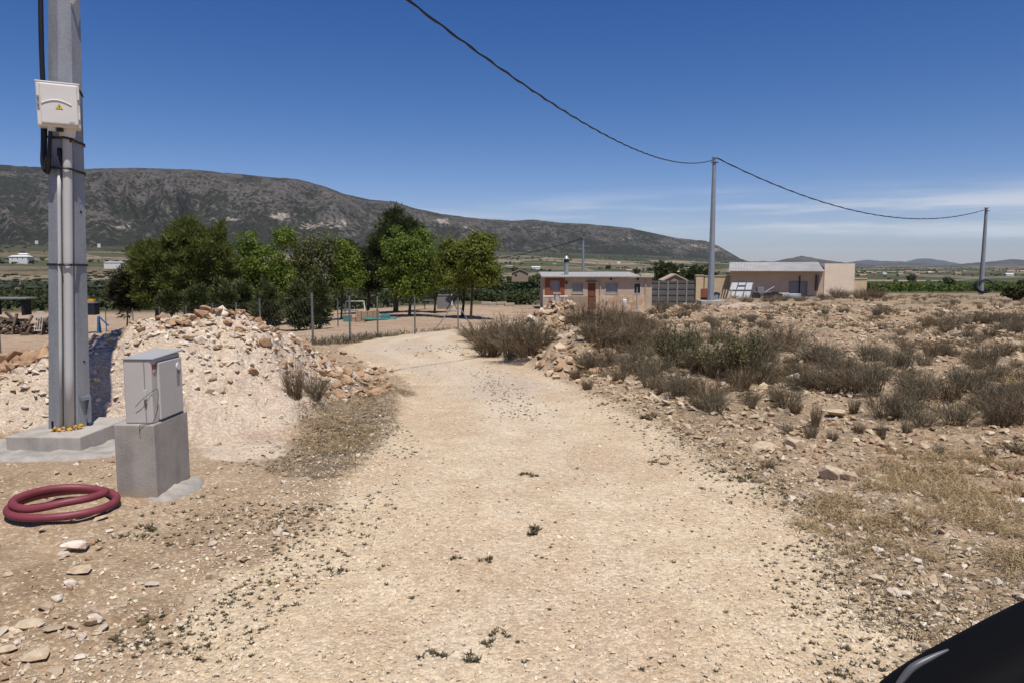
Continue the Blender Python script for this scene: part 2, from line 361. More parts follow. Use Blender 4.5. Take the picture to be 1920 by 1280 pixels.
# ------------------------------------------------------------------ terrain sheet
def build_terrain():
    az = np.concatenate([np.arange(-180, -44, 6), np.arange(-44, 44.01, .088), np.arange(49, 179, 6)]) * PI / 180
    r = [.35]
    while r[-1] < 130: r.append(r[-1] * 1.0125)
    while r[-1] < 32000: r.append(r[-1] * 1.028)
    r = np.array(r); A, R = np.meshgrid(az, r)
    X = (np.sin(A) * R).ravel(); Y = (np.cos(A) * R).ravel()
    Z, MH, RM = terrain(X, Y)
    rr = np.hypot(X, Y)
    Z = Z + np.where(rr > 300, fbm(X / 250, Y / 250, 41) * np.clip((rr - 300) / 100, 0, 8), 0)
    nr, na = R.shape; i = np.arange(nr - 1)[:, None] * na + np.arange(na)[None]; j = np.arange(nr - 1)[:, None] * na + (np.arange(na)[None] + 1) % na
    F = np.stack([i, j, j + na, i + na], -1).reshape(-1, 4)
    V = np.stack([X, Y, Z], 1)
    road = sst(-.45, .25, RM + fbm(X * 1.1, Y * 1.1, 51) * .7)
    px = np.where(Y > .5, 960 + FPX * X / np.maximum(Y, .5), np.where(X > 0, 2500, -500))
    right = sst(0, .8, -RM) * (X > 0) * (Y < 75) * sst(3, 5, Y + X)
    lit = sst(-.5, .3, poly_sd(X, Y, LITTER)) * (rr < 40)
    dark = np.clip(lit * .6 + right * (.50 + .8 * fbm(X * .35, Y * .35, 61)) + (rr > 60) * .1, 0, 1)
    leftm = (X < 0) * (Y < 9) * sst(0, .4, -RM); dark = np.clip(dark + leftm * .12 * sst(1.6, .2, -RM), 0, 1)
    vg = sst(1.1, .2, -RM) * (RM < .0) * (rr < 40); dark = np.maximum(dark, vg * .3)
    pale = np.clip(sst(.0, .15, MH) * sst(-1.7, -2.5, X) * 1.0 + sst(.02, .1, MH) * (Y > 36) * 1.2, 0, 1)
    pale = np.maximum(pale, sst(-.1, .5, RM) * sst(6, 12, Y) * (.55 + .9 * fbm(X * .6, Y * .25, 55)) * (rr < 60))
    pale = np.maximum(pale, .75 * sst(-.3, .2, poly_sd(X, Y, PALE)) * (rr < 40)); pale = pale * np.where((X < -4.5) & (Y > 8.35) & (Y < 12), .2, 1)
    tn_ = fbm(X * .5, Y * .3, 57) * .5; wd = np.clip(RM, 0, 9); track = np.exp(-((wd - 1.15 + tn_ * .5) / .42) ** 2) * (RM > 0) * (rr < 60) * (.45 + .55 * sst(5, 11, rr)); crownm = sst(1.55, 2.2, RM + tn_ * .4) * sst(4, 8, rr) * (rr < 40) * .55
    stony = right
    yardm = ((X < 4) & (Y > 24) & (RM < -.2)).astype(float) * sst(-2, -4, X + .0 * Y - np.interp(Y, [24, 40, 66, 75], [-4, 2, 6, 6])) * (1 - sst(70, 78, Y))
    yardm = np.maximum(yardm, ((Y > 58) & (Y < 70) & (X < 17)).astype(float))
    yardm[(Y > 24) & (RM > -.2)] = 0
    rfv = np.interp(px, FP, FR); foot = sst(.5, .92, (rr - 500) / (rfv - 500)) * (px < 1420) * (Y > 1)
    green = sst(74, 82, Y) * (rr < 500)
    fc = F.mean(1)
    fr = rr[F[:, 0]]; fm = MH[F].mean(1); frd = RM[F].mean(1); fx = X[F].mean(1); fy = Y[F].mean(1)
    grp = np.zeros(len(F), int)
    grp[frd > 0] = 1
    grp[(fm > .06) & (fx < 0)] = 2
    grp[(fm > .06) & (fx > 0) & (fy < 30)] = 3
    grp[(fm > .06) & (fx > 0) & (fy > 30)] = 4
    grp[(fr > 420)] = 5
    G2 = grp.reshape(nr - 1, na)
    for g in (2, 3, 4):           # keep one connected piece per mound
        msk = (G2 == g); seen = np.zeros_like(msk); best = []
        for a_, b_ in zip(*np.where(msk)):
            if seen[a_, b_]: continue
            st = [(a_, b_)]; seen[a_, b_] = True; comp = []
            while st:
                u_, w_ = st.pop(); comp.append((u_, w_))
                for du, dw in ((1, 0), (-1, 0), (0, 1), (0, -1)):
                    p_, q_ = u_ + du, w_ + dw
                    if 0 <= p_ < nr - 1 and 0 <= q_ < na and msk[p_, q_] and not seen[p_, q_]: seen[p_, q_] = True; st.append((p_, q_))
            if len(comp) > len(best): best = comp
        G2[msk] = 0
        for a_, b_ in best: G2[a_, b_] = g
    grp = G2.ravel()
    names = [('ground', None, None, 'structure'), ('road', None, None, 'structure'),
             ('earth_mound', 'long heap of pale stony spoil behind the grey pole and cabinet', 'mound', None),
             ('earth_mound', 'orange earth core of the rock heap on the inside of the road bend', 'mound', None),
             ('earth_mound', 'low strip of white fresh earth by the foot of the middle pole', 'mound', None),
             ('plain', None, None, 'structure')]
    for g, (nm, lb, ct, kd) in enumerate(names):
        f = F[grp == g]
        if len(f) == 0: continue
        u, inv = np.unique(f, return_inverse=True)
        me = mesh_np(nm, V[u], inv.reshape(f.shape), True)
        for k, arr in (('road', road), ('dark', dark), ('pale', pale), ('stony', stony), ('yard', yardm), ('green', green), ('track', track), ('foot', foot), ('crown', crownm)):
            a = me.attributes.new(k, 'FLOAT', 'POINT'); a.data.foreach_set('value', arr[u].astype(np.float32))
        o = link(nm, me, P_MAT if g == 5 else G_MAT); tag(o, lb, ct, None, kd)
build_terrain()
# ------------------------------------------------------------------ mountain and hills
def interp_s(x, xs, ys):
    return np.interp(x, xs, ys)
def build_mountain():
    cx = [-600, -200, 0, 80, 160, 260, 370, 450, 520, 560, 610, 650, 700, 740, 780, 830, 900, 960, 1000, 1050, 1100, 1130, 1180, 1220, 1270, 1320, 1345, 1385, 1420]
    cy = [330, 312, 308, 313, 317, 315, 318, 326, 333, 335, 348, 364, 375, 378, 391, 401, 410, 414, 412, 418, 420, 423, 428, 437, 447, 452, 462, 485, 497]
    p = np.linspace(-500, 1420, 1000); v = np.concatenate([np.linspace(0, 1, 150), np.linspace(1.03, 1.5, 16)])
    P, Vv = np.meshgrid(p, v)
    rf = interp_s(P, FP, FR); zf = interp_s(P, FP, FZ) - 12
    depth = interp_s(P, [-500, 0, 700, 1385], [1900, 1900, 2100, 1500]); Y = rf + depth * Vv
    ax = (P - 960) / FPX
    yc = interp_s(P, cx, cy); n = len(p)
    rc = rf + depth
    el = (496 - yc) / FPX * 1.0
    zc = CAMZ + rc * (np.tan(np.arctan((640 - yc) / FPX) - TH))
    X = ax * Y
    t = np.clip(Vv, 0, 1)
    s = .25 * t + .75 * (t ** 1.25) * (1.35 - .35 * t)
    Z = zf + (zc - zf) * s
    env = np.sin(PI * np.clip(Vv, 0, 1) ** .9) ** .8 * (1 - .8 * sst(.62, .98, Vv))
    hgt = (zc - zf)
    q = ax * rc / 420
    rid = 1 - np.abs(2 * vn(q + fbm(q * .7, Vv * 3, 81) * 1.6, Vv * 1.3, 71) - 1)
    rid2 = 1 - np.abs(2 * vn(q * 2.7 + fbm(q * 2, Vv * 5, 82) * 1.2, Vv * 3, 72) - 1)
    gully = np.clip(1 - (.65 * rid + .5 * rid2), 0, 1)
    Z = Z + env * hgt * (.36 * (rid - .5) + .20 * (rid2 - .5) + .10 * fbm(q * 6, Vv * 14, 73)) 
    Z = Z + fbm(q * 14, Vv * 30, 75, 3) * 14 * np.clip(Vv * 4, 0, 1) * (1 - .8 * sst(.85, 1, Vv))
    capz = CAMZ + (zc - CAMZ) * Y / rc * (1 - .10 * np.clip(1 - Vv, 0, 1)) + fbm(q * 9, Vv * 3, 77, 3) * 9; Z = np.minimum(Z, capz)
    back = Vv > 1
    Z = np.where(back, zc - hgt * (Vv - 1) * 1.3, Z)
    nr, na = P.shape; i = np.arange(nr - 1)[:, None] * na + np.arange(na - 1)[None]
    F = np.stack([i, i + 1, i + 1 + na, i + na], -1).reshape(-1, 4)
    me = mesh_np('hills', np.stack([X, Y, Z], -1).reshape(-1, 3), F, True)
    pyv = 640 - FPX * np.tan(np.arctan((Z - CAMZ) / Y) + TH)
    cliff = np.zeros(P.shape)
    for (bx, by, sx, sy, a) in ((530, 405, 26, 9, .75), (600, 425, 45, 9, .55), (430, 412, 60, 7, .5), (640, 420, 40, 12, .5), (230, 425, 40, 10, .45), (180, 415, 60, 10, .3), (830, 415, 18, 8, .7), (870, 425, 30, 8, .4), (1000, 430, 60, 9, .35), (1180, 445, 70, 9, .35), (1300, 462, 50, 8, .5), (1340, 470, 22, 8, .55), (60, 385, 70, 9, .25), (720, 425, 40, 10, .4)):
        cliff = np.maximum(cliff, a * np.exp(-((P - bx) / sx) ** 2 - ((pyv - by) / sy) ** 2))
    low = np.clip(1 - Vv * 2.2, 0, 1)
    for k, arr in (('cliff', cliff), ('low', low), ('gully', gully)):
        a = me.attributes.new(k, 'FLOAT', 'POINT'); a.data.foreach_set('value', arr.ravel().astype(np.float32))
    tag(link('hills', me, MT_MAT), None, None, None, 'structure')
build_mountain()
def far_hill(pxs, pys, Y, seed):
    p = np.linspace(pxs[0], pxs[-1], 160); v = np.linspace(-1, 1, 40); P, Vv = np.meshgrid(p, v)
    wd = (pxs[-1] - pxs[0]) / FPX * Y * .4
    py = np.interp(P, pxs, pys) + fbm(P / 14, P * 0, seed) * 2.5
    zc = CAMZ + Y * np.tan(np.arctan((640 - py) / FPX) - TH); zb = -25
    Z = zb + np.maximum(zc - zb, 0) * (1 - Vv ** 2) * (1 + .25 * fbm(P / 20, Vv * 2, seed + 1) * np.abs(Vv))
    YY = Y + Vv * wd; X = (P - 960) / FPX * YY
    nr, na = P.shape; i = np.arange(nr - 1)[:, None] * na + np.arange(na - 1)[None]
    F = np.stack([i, i + 1, i + 1 + na, i + na], -1).reshape(-1, 4)
    tag(link('hills', mesh_np('hills', np.stack([X, YY, Z], -1).reshape(-1, 3), F, True), H_MAT), None, None, None, 'structure')
far_hill([1330, 1400, 1450, 1475, 1500, 1520, 1545, 1590, 1640], [497, 491, 490, 485, 480.5, 483, 489, 493, 498], 8800, 5)
far_hill([1560, 1600, 1625, 1655, 1690, 1720], [498, 490, 488, 490, 491, 498], 20000, 6)
far_hill([1660, 1700, 1715, 1735, 1755, 1780, 1800, 1830], [498, 490, 485.5, 484.5, 488, 492, 495, 498], 21500, 7)
far_hill([1630, 1670, 1690, 1710, 1735, 1770], [498, 493.5, 492, 494, 496, 498], 12500, 8)
far_hill([1750, 1790, 1830, 1860, 1890, 1920, 2000, 2100], [498, 496, 492, 490, 487, 488, 489, 498], 10500, 9)
# ------------------------------------------------------------------ world, sun, camera, haze
SUN_EL, SUN_AZ = math.radians(67), math.atan2(.39, -.92)     # direction towards the sun: behind the camera, to the right
sv = Vector((.39, -.92, 0)).normalized() * math.cos(SUN_EL); sv.z = math.sin(SUN_EL)
W = bpy.data.worlds.new('World'); S.world = W; W.use_nodes = True
nt = W.node_tree; bg = nt.nodes['Background']
sky = nt.nodes.new('ShaderNodeTexSky'); sky.sky_type = 'NISHITA'; sky.sun_disc = False; sky.sun_elevation = SUN_EL
sky.sun_rotation = math.atan2(sv.x, sv.y); sky.altitude = 600; sky.air_density = 1.0; sky.dust_density = .35; sky.ozone_density = 3.5
tc = nt.nodes.new('ShaderNodeTexCoord'); sx = nt.nodes.new('ShaderNodeSeparateXYZ'); nt.links.new(tc.outputs['Generated'], sx.inputs[0])
mp = nt.nodes.new('ShaderNodeMapping'); mp.inputs['Scale'].default_value = (3.2, 3.2, 46); nt.links.new(tc.outputs['Generated'], mp.inputs[0])
cn = nt.nodes.new('ShaderNodeTexNoise'); cn.inputs['Scale'].default_value = 1.0; cn.inputs['Detail'].default_value = 7; cn.inputs['Roughness'].default_value = .55; nt.links.new(mp.outputs[0], cn.inputs[0])
def wmr(v, a, b, c=0, d=1):
    n = nt.nodes.new('ShaderNodeMapRange'); n.interpolation_type = 'SMOOTHSTEP'; nt.links.new(v, n.inputs[0])
    for i, q in enumerate((a, b, c, d)): n.inputs[i + 1].default_value = q
    return n.outputs[0]
def wm(op, a, b):
    n = nt.nodes.new('ShaderNodeMath'); n.operation = op
    for i, q in enumerate((a, b)):
        if isinstance(q, (int, float)): n.inputs[i].default_value = q
        else: nt.links.new(q, n.inputs[i])
    return n.outputs[0]
z = sx.outputs[2]; xx = sx.outputs[0]
band = wm('MULTIPLY', wmr(z, .012, .035), wmr(z, .105, .06))
cm = wm('MULTIPLY', wm('MULTIPLY', wmr(cn.outputs[0], .44, .68), band), wmr(xx, -.25, .42, .25, 1))
hs = nt.nodes.new('ShaderNodeHueSaturation'); hs.inputs['Saturation'].default_value = 1.36; hs.inputs['Hue'].default_value = .517; hs.inputs['Value'].default_value = 1.0; nt.links.new(sky.outputs[0], hs.inputs['Color'])
mxn = nt.nodes.new('ShaderNodeMix'); mxn.data_type = 'RGBA'; nt.links.new(wm('MULTIPLY', cm, .85), mxn.inputs[0]); hz_ = nt.nodes.new('ShaderNodeMix'); hz_.data_type = 'RGBA'; hz_.blend_type = 'MULTIPLY'; nt.links.new(wmr(z, .22, .0), hz_.inputs[0]); nt.links.new(hs.outputs[0], hz_.inputs[6]); hz_.inputs[7].default_value = (1.06, 1.0, 1.24, 1)
nt.links.new(hz_.outputs[2], mxn.inputs[6]); mxn.inputs[7].default_value = (8.6, 9.0, 9.6, 1)
nt.links.new(mxn.outputs[2], bg.inputs['Color']); bg.inputs['Strength'].default_value = .083
sl = bpy.data.lights.new('sun', 'SUN'); sl.energy = 4.75; sl.angle = math.radians(.5); sl.color = (1, .945, .865)
so = bpy.data.objects.new('sun', sl); COL.objects.link(so); so.rotation_euler = (-sv).to_track_quat('-Z', 'Y').to_euler(); so.location = (0, 0, 60)
cam = bpy.data.cameras.new('camera'); cam.sensor_width = 36; cam.lens = 36 * FPX / 1920; cam.clip_start = .05; cam.clip_end = 120000
co = bpy.data.objects.new('camera', cam); COL.objects.link(co); co.location = (0, 0, CAMZ); co.rotation_euler = (PI / 2 - TH, 0, 0); S.camera = co
S.view_settings.view_transform = 'Standard'; S.view_settings.look = 'None'; S.view_settings.exposure = .03; S.view_settings.gamma = 1
hz = MB().b2((-34000, -3000, -40), (34000, 34000, 900)).build('haze', None); tag(hz, None, None, None, 'stuff')
hm = bpy.data.materials.new('haze'); hm.use_nodes = True; hn = hm.node_tree; hn.nodes.remove(hn.nodes['Principled BSDF'])
pv = hn.nodes.new('ShaderNodeVolumePrincipled'); pv.inputs['Density'].default_value = 1.7e-5; pv.inputs['Color'].default_value = (.66, .80, 1, 1); hn.links.new(pv.outputs[0], hn.nodes['Material Output'].inputs['Volume'])
hz.data.materials.append(hm)
# ------------------------------------------------------------------ shared materials
galv = mat('galvanised steel', (.30, .32, .34), (.22, .235, .25), 9, .55, .35, .15, .003, .4)
galv_far = mat('weathered galvanised steel', (.33, .355, .385), (.26, .285, .315), 4, .55, .35)
concrete = mat('grey concrete', (.34, .305, .26), (.24, .215, .185), 5, .92, 0, .35, .004, bsc=40)
concrete2 = mat('pale concrete', (.42, .385, .34), (.29, .265, .235), 4, .92, 0, .35, .004, bsc=40)
cement = mat('grey cement spill', (.42, .385, .34), (.24, .22, .195), 7, .95, 0, .6, .01)
def concrete_mat(name, c1, c2, zline):
    t = NT(name); ob = t.obj(); a = t.noise(4, 7, .65, ob); b = t.noise(2.2, 4, .6, t.mapv((3, 3, .5), vec=ob)); f = t.math('ADD', t.math('MULTIPLY', a, .6), t.math('MULTIPLY', b, .5))
    c = t.ramp(f, [(.38, c2), (.62, c1)]); pit = t.mr(t.vor(55, 'Distance', ob), .14, .06); c = t.mix(t.math('MULTIPLY', pit, t.mr(t.noise(9, 3, .5, ob), .5, .6, 0, .7)), c, tuple(x * .4 for x in c2))
    c = t.mix(t.mr(t.math('ADD', t.sep(t.pos, 2), t.math('MULTIPLY', t.math('SUBTRACT', t.noise(9, 5, .6, ob), .5), .16)), .10, -.01, 0, .55), c, (.36, .27, .185)) if zline else c
    t.base(c); t.bump(t.math('ADD', t.noise(60, 4, .7, ob), t.math('MULTIPLY', pit, -.8)), .5, .005); return t.m
concrete = concrete_mat('grey cast concrete', (.37, .34, .30), (.245, .225, .20), True); concrete2 = concrete_mat('pale cast concrete', (.43, .395, .345), (.28, .255, .225), False)
pvc = mat('grey plastic', (.50, .49, .47), (.46, .45, .43), 5, .5, 0, spec=.4)
pvc_white = mat('pale grey moulded plastic', (.66, .64, .60), (.61, .59, .55), 4, .45, 0, spec=.4)
cabm = mat('grey polyester', (.50, .475, .44), (.45, .43, .40), 4, .5, 0, spec=.4)
black = mat('black rubber', (.012, .012, .014), (.008, .008, .009), 20, .5, spec=.4)
hosem = mat('wine red ribbed plastic', (.235, .05, .066), (.165, .034, .047), 9, .5, 0, spec=.4)
foam = mat('yellow foam', (.62, .36, .07), (.45, .24, .04), 14, .8, 0, .5)
white = mat('white paint', (.75, .74, .70), (.62, .6, .56), 5, .6)
yellow = mat('yellow sign paint', (.75, .5, .02), (.7, .46, .02), 5, .5)
redp = mat('red print', (.45, .12, .06), (.4, .1, .05), 5, .6)
bluep = mat('faded blue print', (.18, .27, .42), (.24, .30, .38), 60, .7)
hole = mat('dark hole', (.01, .01, .01), (.008, .008, .008), 5, .9)
bark = mat('bark', (.075, .058, .045), (.035, .027, .02), 6, .95, 0, .6, .02)
wood = mat('weathered wood', (.19, .14, .10), (.10, .075, .055), 6, .9, 0, .4, .01, stretch=(1, 1, 6))
# ------------------------------------------------------------------ near pole with its box, conduits and cables
PB = Vector((-4.195, 6.9, 0)); SLAB_T = .085; LEAN = .049
PHI = math.radians(30); PC, PS = math.cos(PHI), math.sin(PHI); ROTZ = Matrix.Rotation(PHI, 3, 'Z')
def pp(x, y, z):      # point in the frame of the leaning pole (origin at pole base)
    return Vector((PB.x + x * PC - y * PS + LEAN * (z - SLAB_T), PB.y + x * PS + y * PC, z))
def pp0(x, y, z): return Vector((PB.x + x + LEAN * (z - SLAB_T), PB.y + y, z))
def pole_r(z): return .170 + (.121 - .170) * (z - SLAB_T) / 3.87
t = thing('power_pole', 'thick grey galvanised eight sided pole standing on a concrete slab beside the cabinet', 'pole', (PB.x, PB.y, SLAB_T))
m = MB(); c8 = 1 / math.cos(PI / 8); rings = []
for zz in (SLAB_T, 1.5, 3.0, 4.5, 6.6):
    rings.append([pp(pole_r(zz) * c8 * math.cos(PI / 8 + k * PI / 4), pole_r(zz) * c8 * math.sin(PI / 8 + k * PI / 4), zz) for k in range(8)])
m.add([p for R in rings for p in R], [(i * 8 + k, i * 8 + (k + 1) % 8, i * 8 + 8 + (k + 1) % 8, i * 8 + 8 + k) for i in range(4) for k in range(8)] + [tuple(range(32, 40))])
tg = NT('galvanised pole'); ob = tg.obj()
spang = tg.vor(60, 'Color', ob); f = tg.math('ADD', tg.math('MULTIPLY', tg.sep(spang, 0), .14), tg.math('MULTIPLY', tg.noise(5, 7, .65, tg.mapv((1, 1, .25), vec=ob)), .85))
tg.base(tg.ramp(f, [(.3, (.22, .235, .255)), (.55, (.30, .315, .335)), (.8, (.37, .385, .40))])); tg.p.inputs['Metallic'].default_value = .35; tg.p.inputs['Roughness'].default_value = .55; tg.p.inputs['Specular IOR Level'].default_value = .4
m.build('shaft', tg.m, t)
def octpath(z, dz=0, off=.006, a0=-PI * .95, a1=0.05):
    n = 14; out = []
    for i in range(n + 1):
        a = a0 + (a1 - a0) * i / n; k = round((a) / (PI / 4)); d = a - k * PI / 4
        r = pole_r(z) / math.cos(d) + off
        out.append(pp(math.cos(a) * r, math.sin(a) * r, z + dz * i / n))
    return out
for z0, dz in ((1.60, -.01), (2.74, -.06), (2.47, -.05)):
    P = octpath(z0, dz)
    # go over the conduit in front
    FV = ROTZ @ Vector((0, -1, 0)); SV = ROTZ @ Vector((1, 0, 0)); P = [p + FV * (.105 * math.exp(-(((p - pp(0, 0, z0)).dot(SV) - .005) / .06) ** 4)) for p in P]
    MB().tube(P, .011, 6).build('cable_tie', black, t)
zc = 1.99
fr = lambda px_, z_: pp(px_, -pole_r(z_) - .002, z_)
RF = ROTZ @ Vector((1, -1, 0)).normalized(); RU = ROTZ @ Vector((1, 1, 0)).normalized()     # right-front facet
def facet(z, u, out=.003): 
    b = pp(0, 0, z); return b + RF * (pole_r(z) + out) + RU * u
def facet_quad(mb, z0, z1, u0, u1, th=.004):
    a = [facet(z0, u0), facet(z0, u1), facet(z1, u1), facet(z1, u0)]; b = [p + RF * th for p in a]
    mb.add(a + b, [(0, 1, 2, 3), (4, 5, 6, 7), (0, 1, 5, 4), (1, 2, 6, 5), (2, 3, 7, 6), (3, 0, 4, 7)])
q = MB(); facet_quad(q, 2.16, 2.18, -.008, .018, .001); facet_quad(q, 2.10, 2.15, -.002, .012, .001); facet_quad(q, 2.185, 2.20, -.004, .014, .001); q.build('stamp', bluep, t)
for z0 in (2.075, .70):
    MB().tube([facet(z0, .01, -.002), facet(z0, .01, .004)], .010, 10).build('bolt_hole', hole, t)
q = MB(); facet_quad(q, .34, .375, -.055, .05, .03); facet_quad(q, .12, .34, .028, .05, .03); q.build('bracket', galv, t)
for z0, u in ((.11, .055),):
    q = MB(); facet_quad(q, SLAB_T + .005, SLAB_T + .07, u - .03, u - .012, .004); q.build('slot', hole, t)
LF = ROTZ @ Vector((-1, -1, 0)).normalized(); LU = ROTZ @ Vector((1, -1, 0)).normalized()
q = MB(); b = pp(0, 0, SLAB_T) + LF * (pole_r(SLAB_T) + .001); q.box(b + Vector((0, 0, .04)) - LU * .02, (.02, .006, .07), math.atan2(LU.y, LU.x)); q.build('slot', hole, t)
q = MB(); top = pp(0, 0, 3.98); q.tube([pp(.06, -pole_r(3.95) - .01, 3.90), pp(.085, -pole_r(3.95) - .06, 3.93), pp(.10, -pole_r(3.95) - .05, 4.05), pp(.16, -pole_r(3.95), 4.3)], .012, 8); q.build('hook', white, t)
# conduits
cbase = -pole_r(.1) - .058
t = thing('conduit', 'wide grey plastic pipe running up the front of the near pole into the box', 'pipe', tuple(pp(.005, cbase, SLAB_T)))
pts = []
for z0 in (SLAB_T, .6, 1.2, 1.8, 2.4, 2.7, 2.75): pts.append(pp(.0 + .004 * z0, -pole_r(z0) - .052, z0))
MB().tube(pts, .038, 20).build('pipe', pvc, t, smooth=True)
MB().tube([pp(.011, -pole_r(2.7) - .052, 2.72), pp(.011, -pole_r(2.7) - .052, 2.80)], [.06, .07], 20).build('collar', pvc_white, t)
q = MB()
for k in range(8):
    a = PI + PI * k / 7; V, F = hull(16, 1, 1, .8, 300 + k, 0)
    s_ = random.uniform(.02, .036); c = pp(-.02 + .105 * math.cos(a), cbase + .015 + .05 * math.sin(a), SLAB_T + .012 + .02 * (k % 2))
    q.add([c + Vector(v) * s_ for v in V], [tuple(f) for f in F])
q.build('foam_seal', foam, t)
t = thing('conduit', 'narrow grey plastic tube just left of the wide pipe on the near pole', 'pipe', tuple(pp(-.07, cbase, SLAB_T)))
MB().tube([pp(-.066 + .004 * z0, -pole_r(z0) - .018, z0) for z0 in (SLAB_T, .8, 1.6, 2.2, 2.44)], .0165, 12).build('pipe', pvc, t, smooth=True)
# box
BW, BH, BD = .325, .37, .16
bc = pp0(-.05, -pole_r(2.97) - BD / 2 - .02, 2.975)
t = thing('junction_box', 'pale grey electrical box with yellow warning triangle strapped high on the near pole', 'electrical box', tuple(bc))
MB().box(bc, (BW, BD, BH)).build('case', pvc_white, t, bevel=.012, seg=3)
lid = MB().box(bc + Vector((.006, -BD / 2 - .012, .004)), (BW - .045, .032, BH - .03)).build('lid', pvc_white, t, bevel=.012, seg=3)
fy = bc.y - BD / 2 - .028
arc = [Vector((bc.x - .125 + .22 * i / 12, fy - .001, bc.z - .02 + .055 * math.sin(PI * (.12 + .76 * i / 12)))) for i in range(13)]
MB().tube(arc, .007, 8).build('raised_rib', pvc_white, lid)
def sign_tri(c, s_, y, th):
    return [Vector((c.x - s_, y, c.z - s_ * .86)), Vector((c.x + s_, y, c.z - s_ * .86)), Vector((c.x, y, c.z + s_ * .86))], th
tc_ = Vector((bc.x + .005, 0, bc.z - .018))
def prism_tri(mb, s_, y0, y1):
    a = [Vector((tc_.x - s_, y0, tc_.z - s_ * .86)), Vector((tc_.x + s_, y0, tc_.z - s_ * .86)), Vector((tc_.x, y0, tc_.z + s_ * .86))]
    b = [Vector((p.x, y1, p.z)) for p in a]
    mb.add(a + b, [(0, 1, 2), (5, 4, 3), (0, 1, 4, 3), (1, 2, 5, 4), (2, 0, 3, 5)]); return mb
w = prism_tri(MB(), .027, fy - .0015, fy).build('warning_sign', black, lid)
prism_tri(MB(), .0225, fy - .0025, fy - .0012).build('sign_face', yellow, w) if False else None
q = prism_tri(MB(), .0225, fy - .003, fy - .0018); q.build('sign_plate', yellow, lid)
bolt = [(.003, .015), (-.006, 0), (.001, .001), (-.003, -.014), (.007, .004), (.0, .003), (.007, .015)]
q = MB(); q.add([Vector((tc_.x + x_, fy - .004, tc_.z - .005 + z_)) for x_, z_ in bolt] + [Vector((tc_.x + x_, fy - .0032, tc_.z - .005 + z_)) for x_, z_ in bolt], [tuple(range(7)), tuple(range(7, 14))]); q.build('lightning_mark', black, lid)
q = MB()
for k in range(3): q.b2((bc.x + .075, fy - .001, bc.z - .145 - .010 * k), (bc.x + .075 + (.045, .035, .026)[k], fy, bc.z - .141 - .010 * k))
q.build('printed_lines', mat('grey print', (.3, .3, .31)), lid)
for dz in (.055, -.005): MB().box((bc.x - BW / 2 + .012, bc.y - BD / 2 - .008, bc.z + dz), (.018, .02, .026)).build('latch', galv, t, bevel=.003)
for dz in (.08, -.09): MB().box((bc.x + BW / 2 - .010, bc.y - BD / 2 - .008, bc.z + dz), (.014, .02, .05)).build('hinge', pvc_white, t, bevel=.003)
MB().box((bc.x, bc.y + .01, bc.z + BH / 2 + .006), (BW + .01, BD + .02, .012)).build('rain_cap', pvc_white, t, bevel=.004)
for dx, r_ in ((-.06, .033), (.0, .028)): MB().tube([Vector((bc.x + dx, bc.y - .02, bc.z - BH / 2 - .03)), Vector((bc.x + dx, bc.y - .02, bc.z - BH / 2 + .005))], [r_ * .85, r_], 14).build('cable_gland', pvc_white if dx < -.01 else black, t)
d0 = bc - pp0(0, 0, bc.z); t.location = pp(0, 0, bc.z) + ROTZ @ d0; t.rotation_euler.z = PHI
# black feed cables
t = thing('cable', 'pair of black cables hanging in a loop beside the pole under the box', 'cable', tuple(pp(-.23, -.1, 2.75)))
def smooth_path(P, n=8):
    P = [Vector(p) for p in P]; out = []
    for i in range(len(P) - 1):
        a, b, c, d = P[max(i - 1, 0)], P[i], P[i + 1], P[min(i + 2, len(P) - 1)]
        for k in range(n):
            u = k / n; out.append(.5 * ((2 * b) + (c - a) * u + (2 * a - 5 * b + 4 * c - d) * u * u + (3 * b - a - 3 * c + d) * u ** 3))
    return out + [P[-1]]
q = pole_r(3.)
MB().tube(smooth_path([pp(-q - .035, -.06, 6.4), pp(-q - .04, -.06, 4.6), pp(-q - .045, -.07, 3.6), pp(-q - .03, -.08, 2.85), pp(-q - .035, -.12, 2.52), pp(-q - .02, -.16, 2.45), pp(-q - .01, -.2, 2.52), pp(-q + .01, -.21, 2.56)]), .021, 10).build('strand', black, t, smooth=True)
MB().tube(smooth_path([pp(-q - .05, -.05, 6.4), pp(-q - .045, -.03, 4.6), pp(-q - .04, -.05, 3.5), pp(-q - .045, -.08, 2.75), pp(-q - .05, -.10, 2.49), pp(-q - .005, -.17, 2.41), pp(-q + .005, -.22, 2.56), pp(-q + .02, -.22, 2.80)]), .016, 10).build('strand', black, t, smooth=True)
MB().tube(smooth_path([pp(.05, -q - .08, 2.81), pp(-.02, -q - .05, 2.49), pp(-.05, -q - .02, 2.62), pp(-.05, -q - .01, 2.56)]), .02, 8).build('strand', black, t, smooth=True)
# strap over the box
MB().tube(smooth_path([pp(-q - .03, -.05, 3.175), pp(-.1, -q - .03, 3.17), pp(0, -q - .05, 3.19), pp(.1, -q - .01, 3.155), pp(q, -.03, 3.12)]), .010, 6).build('cable_tie', black, t)
